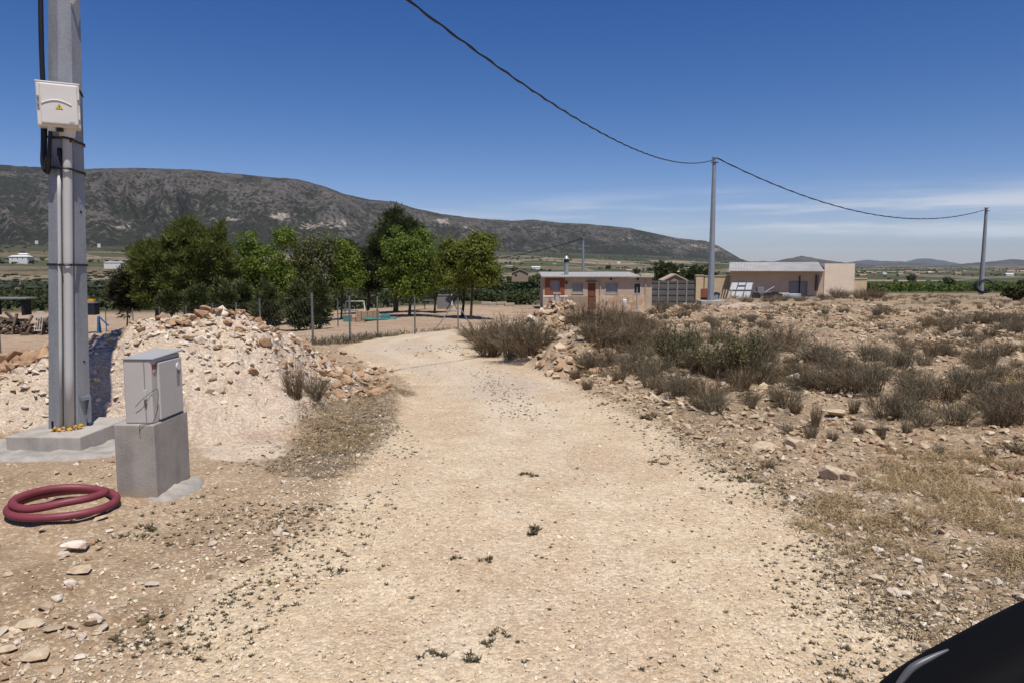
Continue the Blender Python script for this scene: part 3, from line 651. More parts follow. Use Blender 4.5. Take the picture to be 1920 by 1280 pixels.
# slab and cement
SX0, SX1, SY0, SY1 = -4.50, -3.83, 6.45, 7.30
m = MB(); 
m.add([(SX0, SY0, -.3), (SX1, SY0 - .02, -.3), (SX1 + .02, SY1, -.3), (SX0 + .02, SY1, -.3), (SX0, SY0, SLAB_T), (SX1, SY0 - .02, SLAB_T), (SX1 + .02, SY1, SLAB_T), (SX0 + .02, SY1, SLAB_T)], [(0, 3, 2, 1), (4, 5, 6, 7), (0, 1, 5, 4), (1, 2, 6, 5), (2, 3, 7, 6), (3, 0, 4, 7)])
o = m.build('concrete_slab', concrete2, None, (-4.17, 6.85, 0), bevel=.012); tag(o, 'low square concrete slab under the thick near pole', 'slab')
def blob_sheet(cx, cy, rx, ry, zoff, seed, n=64, rings=16, hgt=.05):
    V = []; F = []
    a = np.arange(n) * 2 * PI / n; rad = 1 + .5 * fbm(np.cos(a) * 1.3 + 5, np.sin(a) * 1.3 + seed, seed)
    for k in range(rings + 1):
        f = k / rings
        for j in range(n):
            x = cx + math.cos(a[j]) * rx * rad[j] * f; y = cy + math.sin(a[j]) * ry * rad[j] * f
            z_ = float(base_g(x, y)) + zoff + hgt * (1 - f ** 4) + .07 * float(fbm(np.array([x * 7]), np.array([y * 7]), seed, 3)[0])
            V.append((x, y, z_ - (.08 if k == rings else 0)))
    for k in range(rings):
        for j in range(n): F.append((k * n + j, k * n + (j + 1) % n, k * n + n + (j + 1) % n, k * n + n + j))
    return MB().add(V, F)
o = blob_sheet(-4.2, 6.72, .95, .62, .0, 3).build('cement_spill', cement, None, (-4.2, 6.72, 0), smooth=True); tag(o, 'rough grey cement spread on the earth around the pole slab', 'cement')
# plinth and cabinet
PX1, PY0, PW, PL, PH = -2.455, 4.98, .28, .50, .51
yaw = -.03
R3 = Matrix.Rotation(yaw, 3, 'Z'); pc = Vector((PX1, PY0, 0))
def pl(x, y, z_): return pc + R3 @ Vector((x, y, z_))     # x<0 to the left, y back
gz = -.02
m = MB(); m.box(pl(-PW / 2, PL / 2, (PH + gz - .25) / 2), (PW, PL, PH - gz + .25), M=R3)
o = m.build('concrete_plinth', concrete, None, tuple(pl(-PW / 2, PL / 2, 0)), bevel=.008); tag(o, 'upright concrete block carrying the grey meter cabinet', 'plinth')
o = blob_sheet(PX1 - .03, PY0 + .30, .20, .36, -.035, 9, 40, 10, .05).build('cement_spill', cement, None, (PX1, PY0 + .3, 0), smooth=True); tag(o, 'small grey cement spill at the foot of the cabinet plinth', 'cement')
CW, CL, CH = .195, .42, .445
cx0 = -.018 - CW
t = thing('meter_cabinet', 'grey plastic meter cabinet with a raised door standing on a concrete block', 'cabinet', tuple(pl(cx0 + CW / 2, .05 + CL / 2, PH)))
MB().box(pl(cx0 + CW / 2, .035 + CL / 2, PH + CH / 2), (CW, CL, CH), M=R3).build('body', cabm, t, bevel=.01)
d = MB().box(pl(-.018 + .011, .035 + CL * .555, PH + CH * .485), (.022, CL * .80, CH * .9), M=R3).build('door', cabm, t, bevel=.007)
MB().tube([pl(-.018 + .021, .035 + CL * .80, PH + CH * .80), pl(-.018 + .030, .035 + CL * .80, PH + CH * .80)], .026, 18).build('door_lock', pvc_white, d)
q = MB().box(pl(-.018 + .0225, .035 + CL * .80, PH + CH * .64), (.003, .045, .13), M=R3); q.build('lock_plate', mat('darker grey plastic', (.30, .29, .28)), d, bevel=.001)  # thin plate under the lock, darker than the door
# roof with slope and overhang
m = MB(); zt = PH + CH
m.add([pl(cx0 - .005, .027, zt - .002), pl(.004, .027, zt - .002), pl(.010, .045 + CL, zt + .012), pl(cx0 - .005, .045 + CL, zt + .012), pl(cx0 - .005, .027, zt + .010), pl(.004, .027, zt + .010), pl(.010, .045 + CL, zt + .026), pl(cx0 - .005, .045 + CL, zt + .026)], [(0, 3, 2, 1), (4, 5, 6, 7), (0, 1, 5, 4), (1, 2, 6, 5), (2, 3, 7, 6), (3, 0, 4, 7)])
m.build('roof', mat('weathered grey plastic', (.36, .36, .36), (.31, .31, .32)), t, bevel=.005)
MB().box(pl(cx0 + CW * .76, .0335, PH + CH / 2), (.004, .006, CH * .97), M=R3).build('seam', mat('seam grey', (.28, .27, .26)), t)
MB().box(pl(-.018 - .045, .031, PH + .19), (.022, .012, .095), M=R3).build('latch', pvc, t, bevel=.002)
MB().box(pl(-.018 - .042, .024, PH + .155), (.014, .008, .035), M=R3).build('latch_slot', mat('dark latch', (.12, .115, .11)), t)
MB().box(pl(-.018 + .0015, .035 + .040, PH + CH * .85), (.003, .042, .055), M=R3).build('sticker', redp, t)
MB().box(pl(-.018 + .0035, .035 + .040, PH + CH * .82), (.003, .034, .022), M=R3).build('sticker_panel', white, t)
MB().tube(smooth_path([pl(-.13, .018, PH + .12), pl(-.07, .012, PH + .18), pl(.004, .04, PH + .24), pl(.012, .06, PH + .22), pl(.008, .045, PH + .1), pl(-.02, .02, PH + .01), pl(-.085, -.012, PH - .0), pl(-.09, -.014, PH - .06)]), .0019, 6).build('loose_wire', black, t)
# hose
t = thing('hose', 'coil of thick wine red ribbed hose lying on the dirt below the cabinet', 'hose', (-3.05, 4.9, 0))
P = []
for i in range(110):
    u = i / 109; a = 1.15 + u * 2 * PI * 1.86
    rx = .325 - .07 * sst(.4, .9, u) + .012 * math.sin(a * 1.5); ry = .285 - .095 * sst(.45, 1, u)
    x = -2.955 + rx * math.cos(a) + .03 * sst(.5, 1, u); y = 4.74 + ry * math.sin(a) - .05 * sst(.55, .8, u)
    P.append(Vector((x, y, float(base_g(x, y)) + .038 + .045 * sst(.50, .66, u) + .035 * sst(.8, .9, u))))
PP = smooth_path(P, 5); MB().tube(PP, [.0245 + (.0016 if i % 2 else -.0012) for i in range(len(PP))], 14).build('tube', hosem, t, smooth=True)
MB().tube([P[0] + (P[0] - P[1]).normalized() * .0, P[0] + (P[0] - P[1]).normalized() * .05], .02, 10).build('end_fitting', mat('green plug', (.03, .10, .05)), t)
# ------------------------------------------------------------------ far poles and overhead cables
def pole(px, pyb, pyt, Y, wb, wt, label, slab=None, grp=None):
    b = at(px, pyb, Y); tp = at(px, pyt, Y)
    t = thing('power_pole', label, 'pole', tuple(b), grp)
    MB().tube([b - Vector((0, 0, .3)), b, Vector((b.x, b.y, tp.z))], [wb / 2, wb / 2, wt / 2], 8, rot=PI / 8).build('shaft', galv_far, t)
    MB().box((b.x, b.y, tp.z + .03), (wt + .05, wt + .05, .06)).build('cap', galv_far, t)
    q = MB(); q.tube([Vector((b.x - wt, b.y - wt * .6, tp.z - .25)), Vector((b.x + wt, b.y - wt * .6, tp.z - .25))], .03, 6); q.tube([Vector((b.x - .12, b.y - .12, tp.z - .25)), Vector((b.x - .12, b.y - .2, tp.z - .4))], .04, 6)
    q.build('cable_clamp', black, t)
    return b, Vector((b.x, b.y, tp.z))
p2b, p2t = pole(1332, 571, 297, 43, .40, .20, 'tall slim grey pole carrying the cables in front of the metal gate')
p3b, p3t = pole(1839, 553, 391, 72, .46, .26, 'grey pole at far right with a coil of black cable at its foot')
p4b, p4t = pole(1093, 512, 446, 110, .42, .26, 'thin grey pole rising behind the low house with the chimney')
o = MB().box((p2b.x - .05, p2b.y, p2b.z - .02), (1.25, 1.1, .5)).build('concrete_slab', concrete2, None, tuple(p2b), bevel=.02); tag(o, 'concrete footing block under the tall middle pole', 'slab')
t = thing('cable_coil', 'big standing coil of black cable leaning on the far right pole', 'cable', (p3b.x + .1, p3b.y - .35, p3b.z + .1))
q = MB()
for k in range(4):
    P = [Vector((p3b.x + .12 + (.82 + .05 * k) * math.cos(a), p3b.y - .35 + .06 * k + .1 * math.sin(a), p3b.z + .85 + (.56 + .03 * k) * math.sin(a))) for a in [2 * PI * i / 40 for i in range(41)]]
    q.tube(P, .055, 6, cap=False)
q.build('loops', black, t)
MB().tube([p3b + Vector((-.27, -.1, .9)), p3b + Vector((-.22, -.08, 3)), Vector((p3t.x - .15, p3t.y - .05, p3t.z - .3))], .035, 6).build('riser', black, t)
def cable(A, B, fn, r, label, n=70):
    P = []
    for i in range(n + 1):
        u = i / n; p = A.lerp(B, u); p.z = fn(u, p.z); P.append(p)
    mid = (A + B) / 2
    P2 = []
    for i, p in enumerate(P): P2.append(p + Vector((0, 0, .012 * math.sin(i * 1.9))))
    o = MB().tube(P2, [r * (1 + .25 * math.sin(i * 2.3)) for i in range(len(P2))], 6).build('overhead_cable', black, None, tuple(A), smooth=True); tag(o, label, 'cable')
A1 = pp(.12, 0, 6.32); B1 = p2t - Vector((.12, .1, .12))
zend = B1.z; a_ = (zend - 5.4) / (.62 ** 2)
cable(A1, B1, lambda u, z_: 5.4 + a_ * (u - .38) ** 2, .0215, 'long black cable sagging across the sky from the near pole to the middle pole', 140)
B2 = p2t + Vector((.12, 0, .02)); A2 = p3t - Vector((.1, 0, .12))
cable(B2, A2, lambda u, z_: z_ - 4 * 1.95 * u * (1 - u), .035, 'black cable hanging between the middle pole and the far right pole', 90)
A3 = p4t - Vector((.1, .1, .1)); B3 = at(880, 492, 130)
cable(A3, B3, lambda u, z_: z_ - 4 * .5 * u * (1 - u), .05, 'thin black cable dropping left from the pole behind the house', 40)
# pole-top bracket end
exec(compile(r'''
''', 'x', 'exec')) if False else None
# ------------------------------------------------------------------ house
cream = mat('cream render', (.50, .40, .30), (.41, .325, .245), 1.2, .95, 0, .3, .02)
pink = mat('pale cream render', (.84, .71, .55), (.74, .61, .47), 1.0, .95, 0, .25, .02)
shutter = mat('grey roller shutter', (.33, .33, .34), (.27, .27, .28), 4, .7)
brownw = mat('brown painted wood', (.19, .085, .042), (.14, .06, .03), 3, .7, stretch=(4, 4, 1))
corr = mat('weathered grey sheet roof', (.42, .41, .39), (.30, .29, .28), 1.5, .8, stretch=(4, 1, 1))
dkglass = mat('dark window', (.015, .016, .018), (.01, .01, .012), 2, .2, spec=.5)
silver = mat('silver flue', (.45, .45, .45), (.35, .35, .36), 6, .4, .6)
def brick_mat(name, c1, c2, mortar, sc, bw=.5, rh=.25):
    t = NT(name); b = t.n.new('ShaderNodeTexBrick'); v = t.n.new('ShaderNodeCombineXYZ'); o = t.obj()
    t.l.new(t.sep(o, 0), v.inputs[0]); t.l.new(t.sep(o, 2), v.inputs[1]); t.l.new(v.outputs[0], b.inputs['Vector'])
    b.inputs['Color1'].default_value = (*c1, 1); b.inputs['Color2'].default_value = (*c2, 1); b.inputs['Mortar'].default_value = (*mortar, 1)
    b.inputs['Scale'].default_value = sc; b.inputs['Mortar Size'].default_value = .02; b.inputs['Brick Width'].default_value = bw; b.inputs['Row Height'].default_value = rh
    t.base(t.mix(.4, b.outputs[0], t.ramp(t.noise(2, 4, .6, o), [(.3, tuple(x * .6 for x in c1)), (.7, c1)]))); t.bump(b.outputs['Fac'], -.4, .02); return t.m
redbrick = brick_mat('red brick', (.28, .075, .035), (.20, .055, .028), (.30, .20, .14), 2.4)
blockm = brick_mat('cream split block', (.64, .51, .32), (.56, .44, .28), (.40, .32, .22), 1.25)
tst = NT('crazy stone cladding'); ob = tst.obj(); vv = tst.vor(2.6, 'Color', ob); ve = tst.vor(2.6, 'Distance', ob, 'DISTANCE_TO_EDGE')
tst.base(tst.mix(tst.mr(ve, .05, .0), tst.ramp(tst.sep(vv, 0), [(0, (.38, .23, .135)), (.5, (.50, .36, .235)), (1, (.58, .46, .33))]), (.45, .38, .30))); tst.bump(ve, .5, .03); stone = tst.m
HY = 66.0; HB = at(1100, 581, HY).z
def hx(px): return at(px, 560, HY).x
def hzv(py): return at(960, py, HY).z
X0, X1 = hx(1018), hx(1222); ZT = hzv(516)
house = thing('house', 'low cream house with brown door, grey shutters and a metal chimney', 'house', ((X0 + X1) / 2, HY + 3, HB))
D = 6.0; zr = hzv(521)
# front wall pieces around openings: build wall as strips
ops = [(hx(1031), hx(1050), hzv(546), hzv(526)), (hx(1073), hx(1092.5), hzv(550), hzv(532)), (hx(1102), hx(1116.5), HB, hzv(531)), (hx(1136), hx(1157.5), hzv(551), hzv(532)), (hx(1189), hx(1200), hzv(550), hzv(532))]
def wall_front(ops, x0, x1, z0, z1, y, th=.25):
    m = MB(); xs = x0
    for (a, b, c, d_) in ops:
        if a > xs: m.b2((xs, y, z0), (a, y + th, z1))
        if c > z0 + .01: m.b2((a, y, z0), (b, y + th, c))
        if d_ < z1 - .01: m.b2((a, y, d_), (b, y + th, z1))
        xs = b
    m.b2((xs, y, z0), (x1, y + th, z1)); return m
m = wall_front(ops, X0, X1, HB - .4, zr, HY)
m.b2((X0, HY + .25, HB - .4), (X0 + .25, HY + D, zr)); m.b2((X1 - .25, HY + .25, HB - .4), (X1, HY + D, zr)); m.b2((X0 + .25, HY + D - .25, HB - .4), (X1 - .25, HY + D, zr + .25))
wl = m.build('wall', cream, house)
m = MB(); nx = 90
V = []
for i in range(nx + 1):
    x = X0 - .15 + (X1 - X0 - .9) * i / nx; c = .03 * (i % 2)
    for (y, z_) in ((HY - .42, zr + .02), (HY + D + .1, zr + .34)): V += [(x, y, z_ + c), (x, y, z_ + c + .1)]
F = []
for i in range(nx):
    a = i * 4; b = a + 4
    F += [(a, a + 2, b + 2, b), (a + 1, b + 1, b + 3, a + 3), (a, b, b + 1, a + 1), (a + 2, a + 3, b + 3, b + 2)]
F += [(0, 1, 3, 2), (nx * 4, nx * 4 + 2, nx * 4 + 3, nx * 4 + 1)]
m.add(V, F); roof = m.build('roof', corr, house)
cx_ = hx(1064)
ch = MB().tube([(cx_, HY + 1.6, zr), (cx_, HY + 1.6, hzv(486) + .1)], .2, 14).build('chimney', silver, house)
MB().tube([(cx_, HY + 1.6, hzv(492)), (cx_, HY + 1.6, hzv(487))], .24, 14).build('band', black, ch); MB().tube([(cx_, HY + 1.6, hzv(487) + .1), (cx_, HY + 1.6, hzv(484) + .2)], [.27, .08], 14).build('cowl', silver, ch)
MB().b2((hx(1200), HY - .35, zr + .01), (X1 + .1, HY + .6, zr + .32)).build('parapet', mat('pale render', (.52, .46, .36)), house, bevel=.03)
# brick panel frame round first window
a, b, c, d_ = ops[0]; bl, br_, bb, bt = hx(1022), hx(1058.5), hzv(555), hzv(519.5)
m = MB(); m.b2((bl, HY - .06, bb), (a, HY - .003, bt)); m.b2((b, HY - .06, bb), (br_, HY - .003, bt)); m.b2((a, HY - .06, d_), (b, HY - .003, bt)); m.b2((a, HY - .06, bb), (b, HY - .003, c)); m.build('brick_panel', redbrick, house)
def shut(op, y=.08):
    a, b, c, d_ = op; m = MB(); n = 9
    for k in range(n):
        z0 = c + (d_ - c) * k / n; m.b2((a, HY + y, z0), (b, HY + y + .05, z0 + (d_ - c) / n - .012))
    m.b2((a, HY + y + .05, c), (b, HY + y + .07, d_)); w = m.build('window', shutter, house)
    MB().b2((a - .06, HY - .05, c - .07), (b + .06, HY + .06, c)).build('sill', mat('pale sill', (.5, .44, .36)), w)
    f = MB(); f.b2((a - .11, HY - .02, c), (a, HY + .06, d_ + .1)); f.b2((b, HY - .02, c), (b + .11, HY + .06, d_ + .1)); f.b2((a, HY - .02, d_), (b, HY + .06, d_ + .1)); f.build('frame', mat('cream trim', (.46, .38, .30)), w)
for k in (0, 1, 3): shut(ops[k])
a, b, c, d_ = ops[4]; w = MB().b2((a, HY + .12, c), (b, HY + .16, d_)).build('window', dkglass, house)
f = MB(); f.b2((a - .06, HY - .02, c), (a, HY + .1, d_ + .06)); f.b2((b, HY - .02, c), (b + .06, HY + .1, d_ + .06)); f.b2((a, HY - .02, d_), (b, HY + .1, d_ + .06)); f.b2((a - .06, HY - .03, c - .06), (b + .06, HY + .1, c)); f.build('frame', pvc, w)
a, b, c, d_ = ops[2]; dr = MB().b2((a, HY + .08, c), (b, HY + .14, d_)).build('door', brownw, house)
q = MB()
for k in range(2): q.b2((a + .1, HY + .05, c + .25 + .95 * k), (b - .1, HY + .08, c + 1.05 + .8 * k))
q.build('panel', brownw, dr); MB().tube([(b - .08, HY + .02, c + 1.0), (b - .08, HY + .08, c + 1.0)], .04, 8).build('handle', silver, dr)
MB().b2((hx(1099.5), HY - .25, hzv(529.5)), (hx(1118), HY - .003, hzv(527.5))).build('door_canopy', mat('brown canopy', (.18, .12, .085)), house)
m = MB(); m.b2((hx(1060), HY - .05, HB - .3), (hx(1101.5), HY - .003, hzv(556))); m.build('stone_base', mat('tan plaster base', (.36, .27, .195), (.29, .215, .16), 3), house)
m = MB(); m.b2((hx(1117), HY - .06, HB - .3), (hx(1209), HY - .003, hzv(554))); m.build('stone_base', stone, house)
for px_, py_ in ((1062, 530), (1145, 522.5), (1195, 523)):
    l = MB().b2((hx(px_) - .07, HY - .2, hzv(py_) - .13), (hx(px_) + .07, HY - .003, hzv(py_) + .13)).build('wall_lamp', black, house, bevel=.02)
for px_ in (1125, 1210): MB().tube([(hx(px_), HY - .07, HB), (hx(px_), HY - .07, zr)], .05, 6).build('downpipe', cream, house)
# house front furniture
def table(px, py, Y, w, label):
    b = at(px, py, Y); t = thing('garden_table', label, 'table', tuple(b)); h = .75
    MB().box((b.x, b.y, b.z + h), (w, .8, .06)).build('tabletop', white, t, bevel=.01)
    MB().tube([b - Vector((0, 0, .2)), b + Vector((0, 0, h))], .13, 10).build('pedestal', white, t)
table(1031, 573, 60.5, 1.1, 'white stone table left of the white post in front of the house')
table(1054, 573, 60.5, .9, 'white stone table right of the white post in front of the house')
b = at(1044, 572, 58); t = thing('stone_post', 'thick whitish stone post between the two white tables', 'post', tuple(b))
MB().tube([b - Vector((0, 0, .3)), b + Vector((0, 0, .85))], [.24, .22], 12).build('shaft', mat('whitewashed stone', (.5, .45, .4)), t); MB().box(b + Vector((0, 0, .9)), (.6, .5, .1)).build('cap', mat('stone cap', (.42, .37, .32)), t, bevel=.02)
b = at(1171, 573, 62); t = thing('canister', 'small whitish canister in front of the stone clad wall', 'canister', tuple(b))
MB().tube([b - Vector((0, 0, .1)), b + Vector((0, 0, .45)), b + Vector((0, 0, .52))], [.2, .2, .1], 12).build('body', white, t); MB().tube([b + Vector((-.08, 0, .52)), b + Vector((-.08, 0, .66)), b + Vector((.08, 0, .66)), b + Vector((.08, 0, .52))], .02, 6).build('handle', white, t)
b = at(1194, 575, 50); t = thing('metal_post', 'thin grey metal post in front of the dark house window', 'post', tuple(b))
MB().tube([b - Vector((0, 0, .2)), b + Vector((0, 0, 1.25))], .035, 6).build('shaft', galv_far, t); MB().box(b + Vector((0, 0, 1.26)), (.09, .09, .03)).build('cap', galv_far, t)
# gate
GY = 66.4; gx0, gx1 = at(1217, 560, GY).x, at(1304, 560, GY).x; gz0, gz1 = at(960, 573, GY).z, at(960, 527.5, GY).z
t = thing('metal_gate', 'wide grey sheet metal gate of ribbed panels between house and block wall', 'gate', ((gx0 + gx1) / 2, GY, gz0))
gatem = mat('grey gate sheet', (.15, .145, .14), (.11, .107, .104), 2, .6, .2); gframe = mat('pale gate frame', (.24, .23, .22), (.2, .19, .185), 3, .6)
for i in range(5):
    for j in range(4):
        xa = gx0 + (gx1 - gx0) * i / 5; xb = gx0 + (gx1 - gx0) * (i + 1) / 5; za = gz0 + (gz1 - gz0) * j / 4; zb = gz0 + (gz1 - gz0) * (j + 1) / 4
        q = MB(); q.b2((xa + .05, GY, za + .04), (xb - .05, GY + .03, zb - .04)); q.b2((xa + .05, GY - .05, zb - .14), (xb - .05, GY, zb - .05)); q.build('panel', gatem, t)
q = MB()
for i in range(6): x = gx0 + (gx1 - gx0) * i / 5; q.b2((x - .06, GY - .07, gz0 - .1), (x + .06, GY + .05, gz1))
q.build('upright', gframe, t)
q = MB()
for j in range(5): z_ = gz0 + (gz1 - gz0) * j / 4; q.b2((gx0 - .06, GY - .04, z_ - .035), (gx1 + .06, GY + .04, z_ + .035))
q.build('rail', gatem, t)
def block_wall(px0, px1, pyt, pyb, Y, label, th=.3, cap=True, m=None):
    a = at(px0, pyb, Y); b = at(px1, pyb, Y); zt = at(960, pyt, Y).z
    t = thing('block_wall', label, 'wall', ((a.x + b.x) / 2, Y, a.z)); MB().b2((a.x, Y, a.z - .5), (b.x, Y + th, zt)).build('blocks', m or blockm, t)
    if cap: MB().b2((a.x - .04, Y - .05, zt + .002), (b.x + .04, Y + th + .05, zt + .09)).build('coping', mat('wall coping', (.50, .42, .32)), t, bevel=.015)
block_wall(1304, 1318, 517.5, 575, 66.2, 'cream block pillar at the right side of the metal gate', .6)
block_wall(1320, 1369, 519, 570, 66.3, 'cream block wall between gate pillar and shed')
block_wall(1597, 1624, 524, 556, 61.2, 'short yellow block wall at the right end of the shed')
block_wall(1210, 1217, 515, 578, 66.15, 'narrow cream pillar at the left side of the metal gate', .5)
# shed
SY_ = 62.0; SB = at(1450, 560, SY_).z
def qx(px): return at(px, 540, SY_).x
def qz(py): return at(960, py, SY_).z
sh = thing('shed', 'long flat fronted cream shed with sheet roof and a taller block at its right end', 'shed', (qx(1480), SY_, SB))
wop = [(qx(1481), qx(1511), qz(556), qz(529.5))]
wshed = mat('dusty beige render', (.54, .43, .325), (.44, .345, .26), .8, .95, 0, .3, .02)
ez = qz(508.5); m = wall_front(wop, qx(1369), qx(1542), SB - .5, ez - .03, SY_)
zb_ = qz(496) + .08; xl_ = qx(1369); m.add([(xl_ + o_, y_, z_) for o_ in (0, .25) for (y_, z_) in ((SY_ + .25, SB - .5), (SY_ + 4.75, SB - .5), (SY_ + 4.75, zb_), (SY_ + .25, ez - .03))], [(0, 1, 2, 3), (7, 6, 5, 4), (0, 4, 5, 1), (1, 5, 6, 2), (2, 6, 7, 3), (3, 7, 4, 0)]); m.b2((xl_, SY_ + 4.75, SB - .5), (qx(1542), SY_ + 5, zb_)); m.b2((xl_, SY_ + 4.76, zb_), (xl_ + 2.4, SY_ + 5, at(960, 492.5, SY_ + 4.8).z)); m.build('wall', wshed, sh)
MB().b2((qx(1542) + .003, SY_ - .05, SB - .5), (qx(1595), SY_ + 5, qz(494.5))).build('end_block', pink, sh)
n = 120; V = []; F = []
xa, xb = qx(1367) - .05, qx(1541)
for i in range(n + 1):
    x = xa + (xb - xa) * i / n; c = .05 * (i % 2)
    V += [(x, SY_ - .85, ez + c - .05), (x, SY_ + 4.7, qz(496) + .12 + c), (x, SY_ - .85, ez + c), (x, SY_ + 4.7, qz(496) + .17 + c)]
for i in range(n):
    a = i * 4; b = a + 4; F += [(a, b, b + 1, a + 1), (a + 2, a + 3, b + 3, b + 2), (a, a + 2, b + 2, b), (a + 1, b + 1, b + 3, a + 3)]
F += [(0, 1, 3, 2), (n * 4, n * 4 + 2, n * 4 + 3, n * 4 + 1)]
MB().add(V, F).build('roof', mat('pale corrugated roof', (.47, .46, .44), (.33, .315, .30), .7, .8), sh)
a, b, c, d_ = wop[0]; w = MB()
for k in range(10): z0 = c + (d_ - c) * k / 10; w.b2((a, SY_ + .08, z0), (b, SY_ + .13, z0 + (d_ - c) / 10 - .012))
w = w.build('window', shutter, sh); f = MB(); f.b2((a - .08, SY_ - .03, c), (a, SY_ + .08, d_)); f.b2((b, SY_ - .03, c), (b + .08, SY_ + .08, d_)); f.b2((a - .08, SY_ - .03, d_), (b + .08, SY_ + .08, d_ + .1)); f.build('frame', mat('tan frame', (.30, .24, .19)), w)
for px_, pt in ((1498, 517), (1527.5, 515), (1531, 516)): MB().tube([(qx(px_), SY_ - .12, SB if px_ < 1500 else qz(545)), (qx(px_), SY_ - .12, qz(pt))], .06 if px_ < 1530 else .03, 6).build('downpipe', mat('dark pipe', (.06, .055, .05)), sh)
sh.rotation_euler.z = -math.radians(17); sh.scale = (.965, 1, 1)
# leaning gate panel, rust sheet, clutter by the wall
Y = 57; bl_, br2, tl_, tr_ = at(1360, 567, Y), at(1404, 567, Y), at(1372, 528, Y + .7), at(1413, 528, Y + .7)
t = thing('gate_leaf', 'whitish sheet metal gate leaf with steel frame leaning against the block wall', 'gate', tuple(bl_))
def lean(u, v, o=0): p = bl_.lerp(br2, u).lerp(tl_.lerp(tr_, u), v); return p + Vector((0, -o, 0))
q = MB(); 
pan = mat('whitish sheet', (.44, .45, .46), (.36, .37, .385), 2, .5, .2)
for (u0, u1, v0, v1) in ((0, .3, .05, .55), (.34, .66, .05, .55), (.7, 1, .05, .55), (0, .3, .6, 1), (.34, .66, .82, 1), (.34, .66, .6, .76), (.7, 1, .6, 1)):
    q = MB(); A = [lean(u0, v0), lean(u1, v0), lean(u1, v1), lean(u0, v1)]; q.add(A + [p + Vector((0, .03, 0)) for p in A], [(0, 1, 2, 3), (7, 6, 5, 4), (0, 4, 5, 1), (1, 5, 6, 2), (2, 6, 7, 3), (3, 7, 4, 0)]); q.build('panel', pan, t)
q = MB()
for (u0, v0, u1, v1) in ((0, 0, 0, 1), (1, 0, 1, 1), (.32, 0, .32, 1), (.68, 0, .68, 1), (0, 0, 1, 0), (0, .575, 1, .575), (0, 1, 1, 1), (.32, .79, .68, .79)): q.tube([lean(u0, v0, .03), lean(u1, v1, .03)], .045, 4)
q.build('frame', mat('grey steel frame', (.12, .12, .125)), t)
b0 = at(1316, 570, 58); t = thing('rusty_sheet', 'rust red sheet standing on end beside the middle pole', 'metal sheet', tuple(b0))
q = MB(); A = [b0 + Vector((-.1, 0, -.1)), b0 + Vector((.5, 0, -.1)), b0 + Vector((.46, .25, 1.2)), b0 + Vector((-.05, .25, 1.15))]; q.add(A + [p + Vector((0, .05, 0)) for p in A], [(0, 1, 2, 3), (7, 6, 5, 4), (0, 4, 5, 1), (1, 5, 6, 2), (2, 6, 7, 3), (3, 7, 4, 0)]); q.build('sheet', mat('rust red paint', (.22, .075, .04), (.16, .05, .03), 2), t)
q = MB(); q.b2(b0 + Vector((-.06, .02, .5)), b0 + Vector((.48, .10, .56))); q.build('batten', wood, t)
b0 = at(1344, 568, 58); t = thing('barrel', 'dark blue grey barrel on its side beside the middle pole', 'barrel', tuple(b0))
MB().tube([b0 + Vector((-.12, -.35, .42)), b0 + Vector((0, .35, .42))], .42, 16).build('drum', mat('dark blue drum', (.04, .05, .08)), t, bevel=.02)
MB().tube([b0 + Vector((-.12, -.37, .42)), b0 + Vector((-.12, -.355, .42))], .22, 16).build('lid', mat('pale lid', (.3, .32, .36)), t)
for k in range(7):
    b0 = at(1349 + k * 3.2, 569, 56.6 + .05 * k); tilt = .25 + .08 * (k % 3)
    o = MB().tube([b0 - Vector((.1, 0, .1)), b0 + Vector((tilt, .45, .95 + .08 * (k % 2)))], .06, 4).build('wooden_pole', mat('pale timber', (.36, .27, .19)), None, tuple(b0)); tag(o, 'pale wooden stake leaning with others against the whitish gate leaf', 'stake', 'stakes leaning by the gate leaf')
def clutter(name, label, cat, px, py, Y, parts):
    b0 = at(px, py, Y); t = thing(name, label, cat, tuple(b0))
    for (pn, mt, kind, args) in parts:
        q = MB()
        if kind == 'box': q.box(b0 + Vector(args[0]), args[1], args[2] if len(args) > 2 else 0)
        else: q.tube([b0 + Vector(p) for p in args[0]], args[1], 10)
        q.build(pn, mt, t, bevel=.01 if kind == 'box' else 0)
gr, dk_, blu = mat('grey paint', (.22, .22, .22)), mat('dark paint', (.03, .03, .035)), mat('blue paint', (.05, .16, .36))
clutter('cultivator', 'grey and black farm implement with round wheels beside the leaning gate leaf', 'implement', 1428, 562, 57, [('frame', gr, 'box', ((0, 0, .55), (1.3, .5, .12))), ('engine', gr, 'box', ((-.15, 0, .78), (.5, .4, .35))), ('wheel', dk_, 'tube', ([(-.5, -.3, .25), (-.5, -.15, .25)], .33)), ('wheel', dk_, 'tube', ([(.45, -.3, .25), (.45, -.15, .25)], .33)), ('handle', silver, 'tube', ([(.3, 0, .6), (.95, 0, 1.0)], .04))])
clutter('scrap_trailer', 'low dark trailer with tyre in front of the shed wall', 'trailer', 1446, 562, 57.6, [('bed', dk_, 'box', ((0, 0, .5), (.9, .8, .2))), ('wheel', dk_, 'tube', ([(-.2, -.45, .28), (-.2, -.3, .28)], .28)), ('drawbar', dk_, 'tube', ([(.4, 0, .5), (1.0, 0, .35)], .05))])
clutter('tarpaulin', 'pale blue tarpaulin bundle under the shed window', 'tarpaulin', 1480, 560, 58, [('fold', mat('pale blue sheet', (.45, .52, .55)), 'box', ((0, 0, .2), (1.5, .8, .35), .1)), ('fold', mat('pale sheet', (.55, .57, .57)), 'box', ((-.5, -.1, .38), (.8, .6, .12), -.2))])
